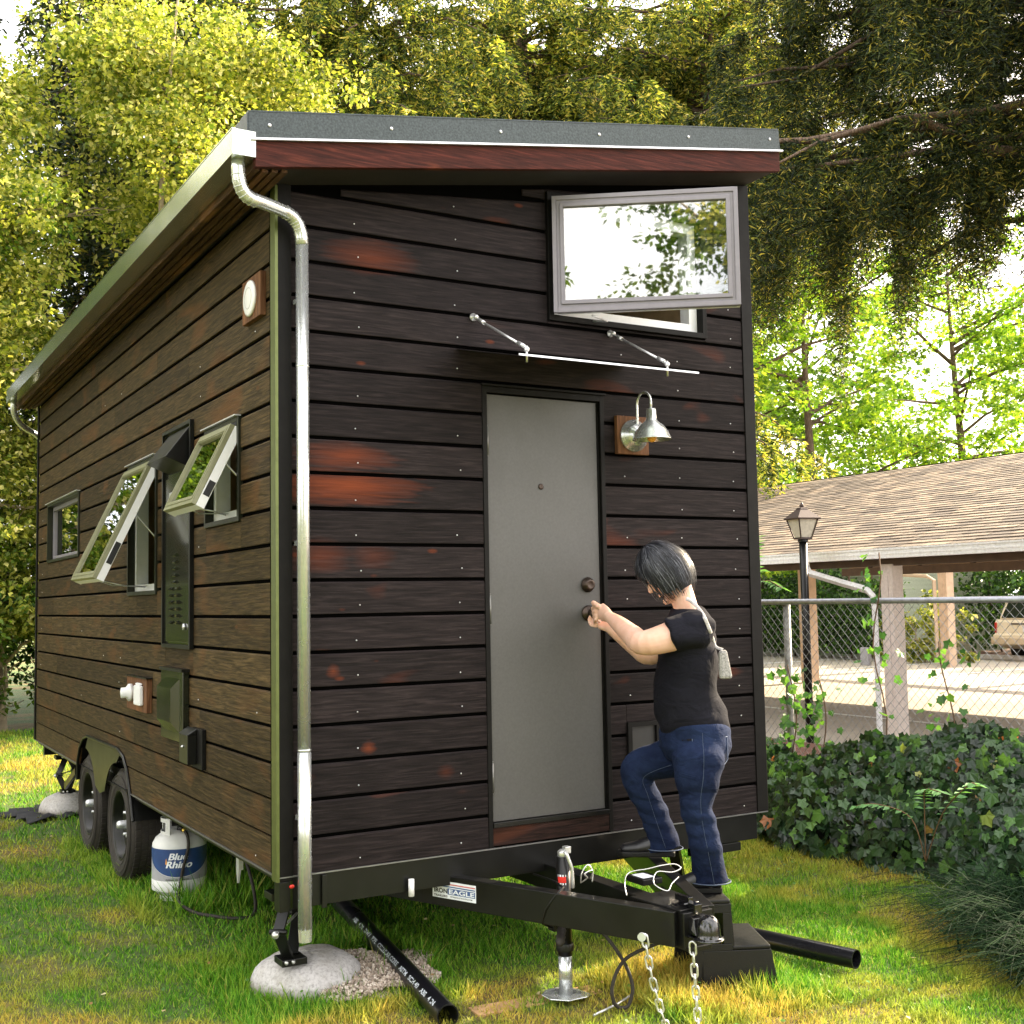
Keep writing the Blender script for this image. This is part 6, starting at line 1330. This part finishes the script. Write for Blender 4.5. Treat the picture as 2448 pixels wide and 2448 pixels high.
CEDD = leaf_mat('conifer_sprays_dark', [(0, (.006, .014, .007)), (.55, (.024, .042, .012)), (.85, (.10, .12, .022)), (1, (.42, .34, .06))], .25, .6)  # darker copy, shade put into the spray colours
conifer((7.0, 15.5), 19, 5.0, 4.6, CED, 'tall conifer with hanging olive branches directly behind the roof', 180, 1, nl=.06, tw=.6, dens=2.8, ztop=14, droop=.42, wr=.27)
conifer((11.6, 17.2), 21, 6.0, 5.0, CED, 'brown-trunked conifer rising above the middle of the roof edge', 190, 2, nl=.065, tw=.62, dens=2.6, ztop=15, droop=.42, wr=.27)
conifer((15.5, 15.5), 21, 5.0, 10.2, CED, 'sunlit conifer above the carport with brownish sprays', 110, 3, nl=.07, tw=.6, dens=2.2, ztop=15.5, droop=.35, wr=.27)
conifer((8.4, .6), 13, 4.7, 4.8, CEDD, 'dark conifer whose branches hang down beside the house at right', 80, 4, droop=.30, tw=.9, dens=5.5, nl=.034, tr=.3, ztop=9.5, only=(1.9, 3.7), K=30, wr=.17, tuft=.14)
conifer((14.8, 22.5), 22, 5.5, 8.0, CED, 'far conifer filling the gap above the right half of the roof', 130, 8, nl=.11, tw=1.1, dens=1.0, ztop=17)
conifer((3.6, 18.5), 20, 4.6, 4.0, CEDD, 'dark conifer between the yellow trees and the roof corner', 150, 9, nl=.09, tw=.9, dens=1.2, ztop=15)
conifer((19.5, 21.5), 22, 5.5, 11.0, CED, 'sunlit conifer high above the right end of the carport', 90, 10, nl=.08, tw=1.0, dens=1.5, ztop=17, droop=.35)
# unseen trees added left of and behind the photographer to reflect in panes and gutter
dtree((-7.5, 3.5), 10, 3.4, 1.2, 9000, .2, YEL, 'unseen bright tree added on the left side of the lawn facing the house', group='unseen trees added around the lawn', clump=.6, per=60, tr=.15)
dtree((-8.5, 9.5), 11, 3.6, 1.0, 9000, .2, YEL, 'unseen bright tree added at the far left of the lawn', group='unseen trees added around the lawn', clump=.6, per=60, tr=.15)
dtree((-9.0, -3.0), 9, 3.2, 1.2, 7000, .2, GRN, 'unseen green tree added left of the photographer', group='unseen trees added around the lawn', clump=.6, per=60, tr=.15)
dtree((-5.2, -13.0), 11.5, 3.3, 2.5, 26000, .13, GRN, 'unseen green and orange tree added behind the photographer', group='unseen trees added around the lawn', clump=.5, per=50, tr=.15)
dtree((-2.6, -12.5), 8.5, 2.6, 1.5, 22000, .11, YEL, 'unseen golden green tree added behind the photographer', group='unseen trees added around the lawn', clump=.5, per=60, tr=.12)
for x, y, h_, m_t, lb in ((-4.2, 13.6, 9.5, YEL, 'unseen yellow-green tree added beyond the left edge of the picture'), (-3.6, 17.8, 11, YEL, 'tall unseen yellow-green tree added far left behind the lawn'), (-6.5, 15.0, 10, GRN, 'unseen green tree added at the far left corner of the garden')):
    dtree((x, y), h_, 2.8, .8, 22000, .12, m_t, lb, group='unseen trees added around the lawn', clump=.5, per=60, tr=.14, trunks=2)
# maples beyond the carport
gM = 'green maples beyond the carport'
dtree((18.5, 19.0), 12, 3.6, 2.5, 15000, .15, MPL, 'bright maple just right of the house corner beyond the carport', group=gM, lkind='maple', bark=BARK, clump=.6, per=40, tr=.2)
dtree((23.5, 21.0), 12.5, 4.2, 2.5, 17000, .16, MPL, 'spreading maple above the middle of the carport roof', group=gM, lkind='maple', bark=BARK, clump=.65, per=40, tr=.22)
dtree((28.5, 19.5), 13, 4.5, 2.5, 17000, .17, MPL, 'maple with dark limbs above the right end of the carport roof', group=gM, lkind='maple', bark=BARK, clump=.65, per=40, tr=.22)
dtree((30, 28), 13, 5.5, 2, 12000, .22, GRN, 'pale green tree far behind the maples', group=gM, lkind='maple', bark=BARK, clump=.8, per=40, tr=.25)
# hedge beyond the drive
def hedge(x0, x1, y0, y1, h, n, leaf, mat, label):
    e_ = empty('hedge', ((x0 + x1) / 2, (y0 + y1) / 2, 0)); tag(e_, label, 'hedge')
    x = RNG.uniform(x0, x1, n); y = RNG.uniform(y0, y1, n); top = h * (.82 + .12 * np.sin(y * 1.7) + .08 * np.sin(y * 4.1)); z = RNG.uniform(.05, 1, n) ** .8 * top
    P_ = np.stack([x + RNG.normal(0, .12, n), y, z], 1); mesh_np('leaves', *leaf_mesh(P_, rdir(n), rdir(n) + np.array([-.5, -.3, .5]), RNG.uniform(.7, 1.3, n) * leaf, np.full((n, 1), .7), 'oval'), mat, e_)
    m_ = MB()
    for y_ in np.arange(y0 + .3, y1, .7): m_.tube([(x1 - .3, y_, 0), (x1 - .35 + RNG.normal(0, .1), y_ + RNG.normal(0, .15), h * .5), (x1 - .3, y_ + RNG.normal(0, .3), h * .85)], .03, 5)
    m_.build('stems', BARK, e_, fix=False)
hedge(24.4, 26.0, 2, 16.8, 3.3, 20000, .13, DGR, 'tall dark hedge behind the parked car')
hedge(21.2, 22.4, 16.5, 25, 2.6, 12000, .12, DGR, 'dark rounded hedge left of the white carport post')
hedge(26, 29, 14, 30, 4.4, 14000, .18, DGR, 'high dark shrubbery behind the carport posts')
dtree((22.0, 15.9), 1.0, .7, .15, 1600, .11, YEL, 'small yellow-leaved bush beside the far carport post', 'bush', trunks=2, tr=.02, nbr=12, clump=.25, name='bush')
dtree((22.3, 14.75), 1.05, .5, .15, 1600, .11, YEL, 'yellow-leaved bush between the far post and the parked car', 'bush', trunks=2, tr=.02, nbr=12, clump=.25, name='bush')
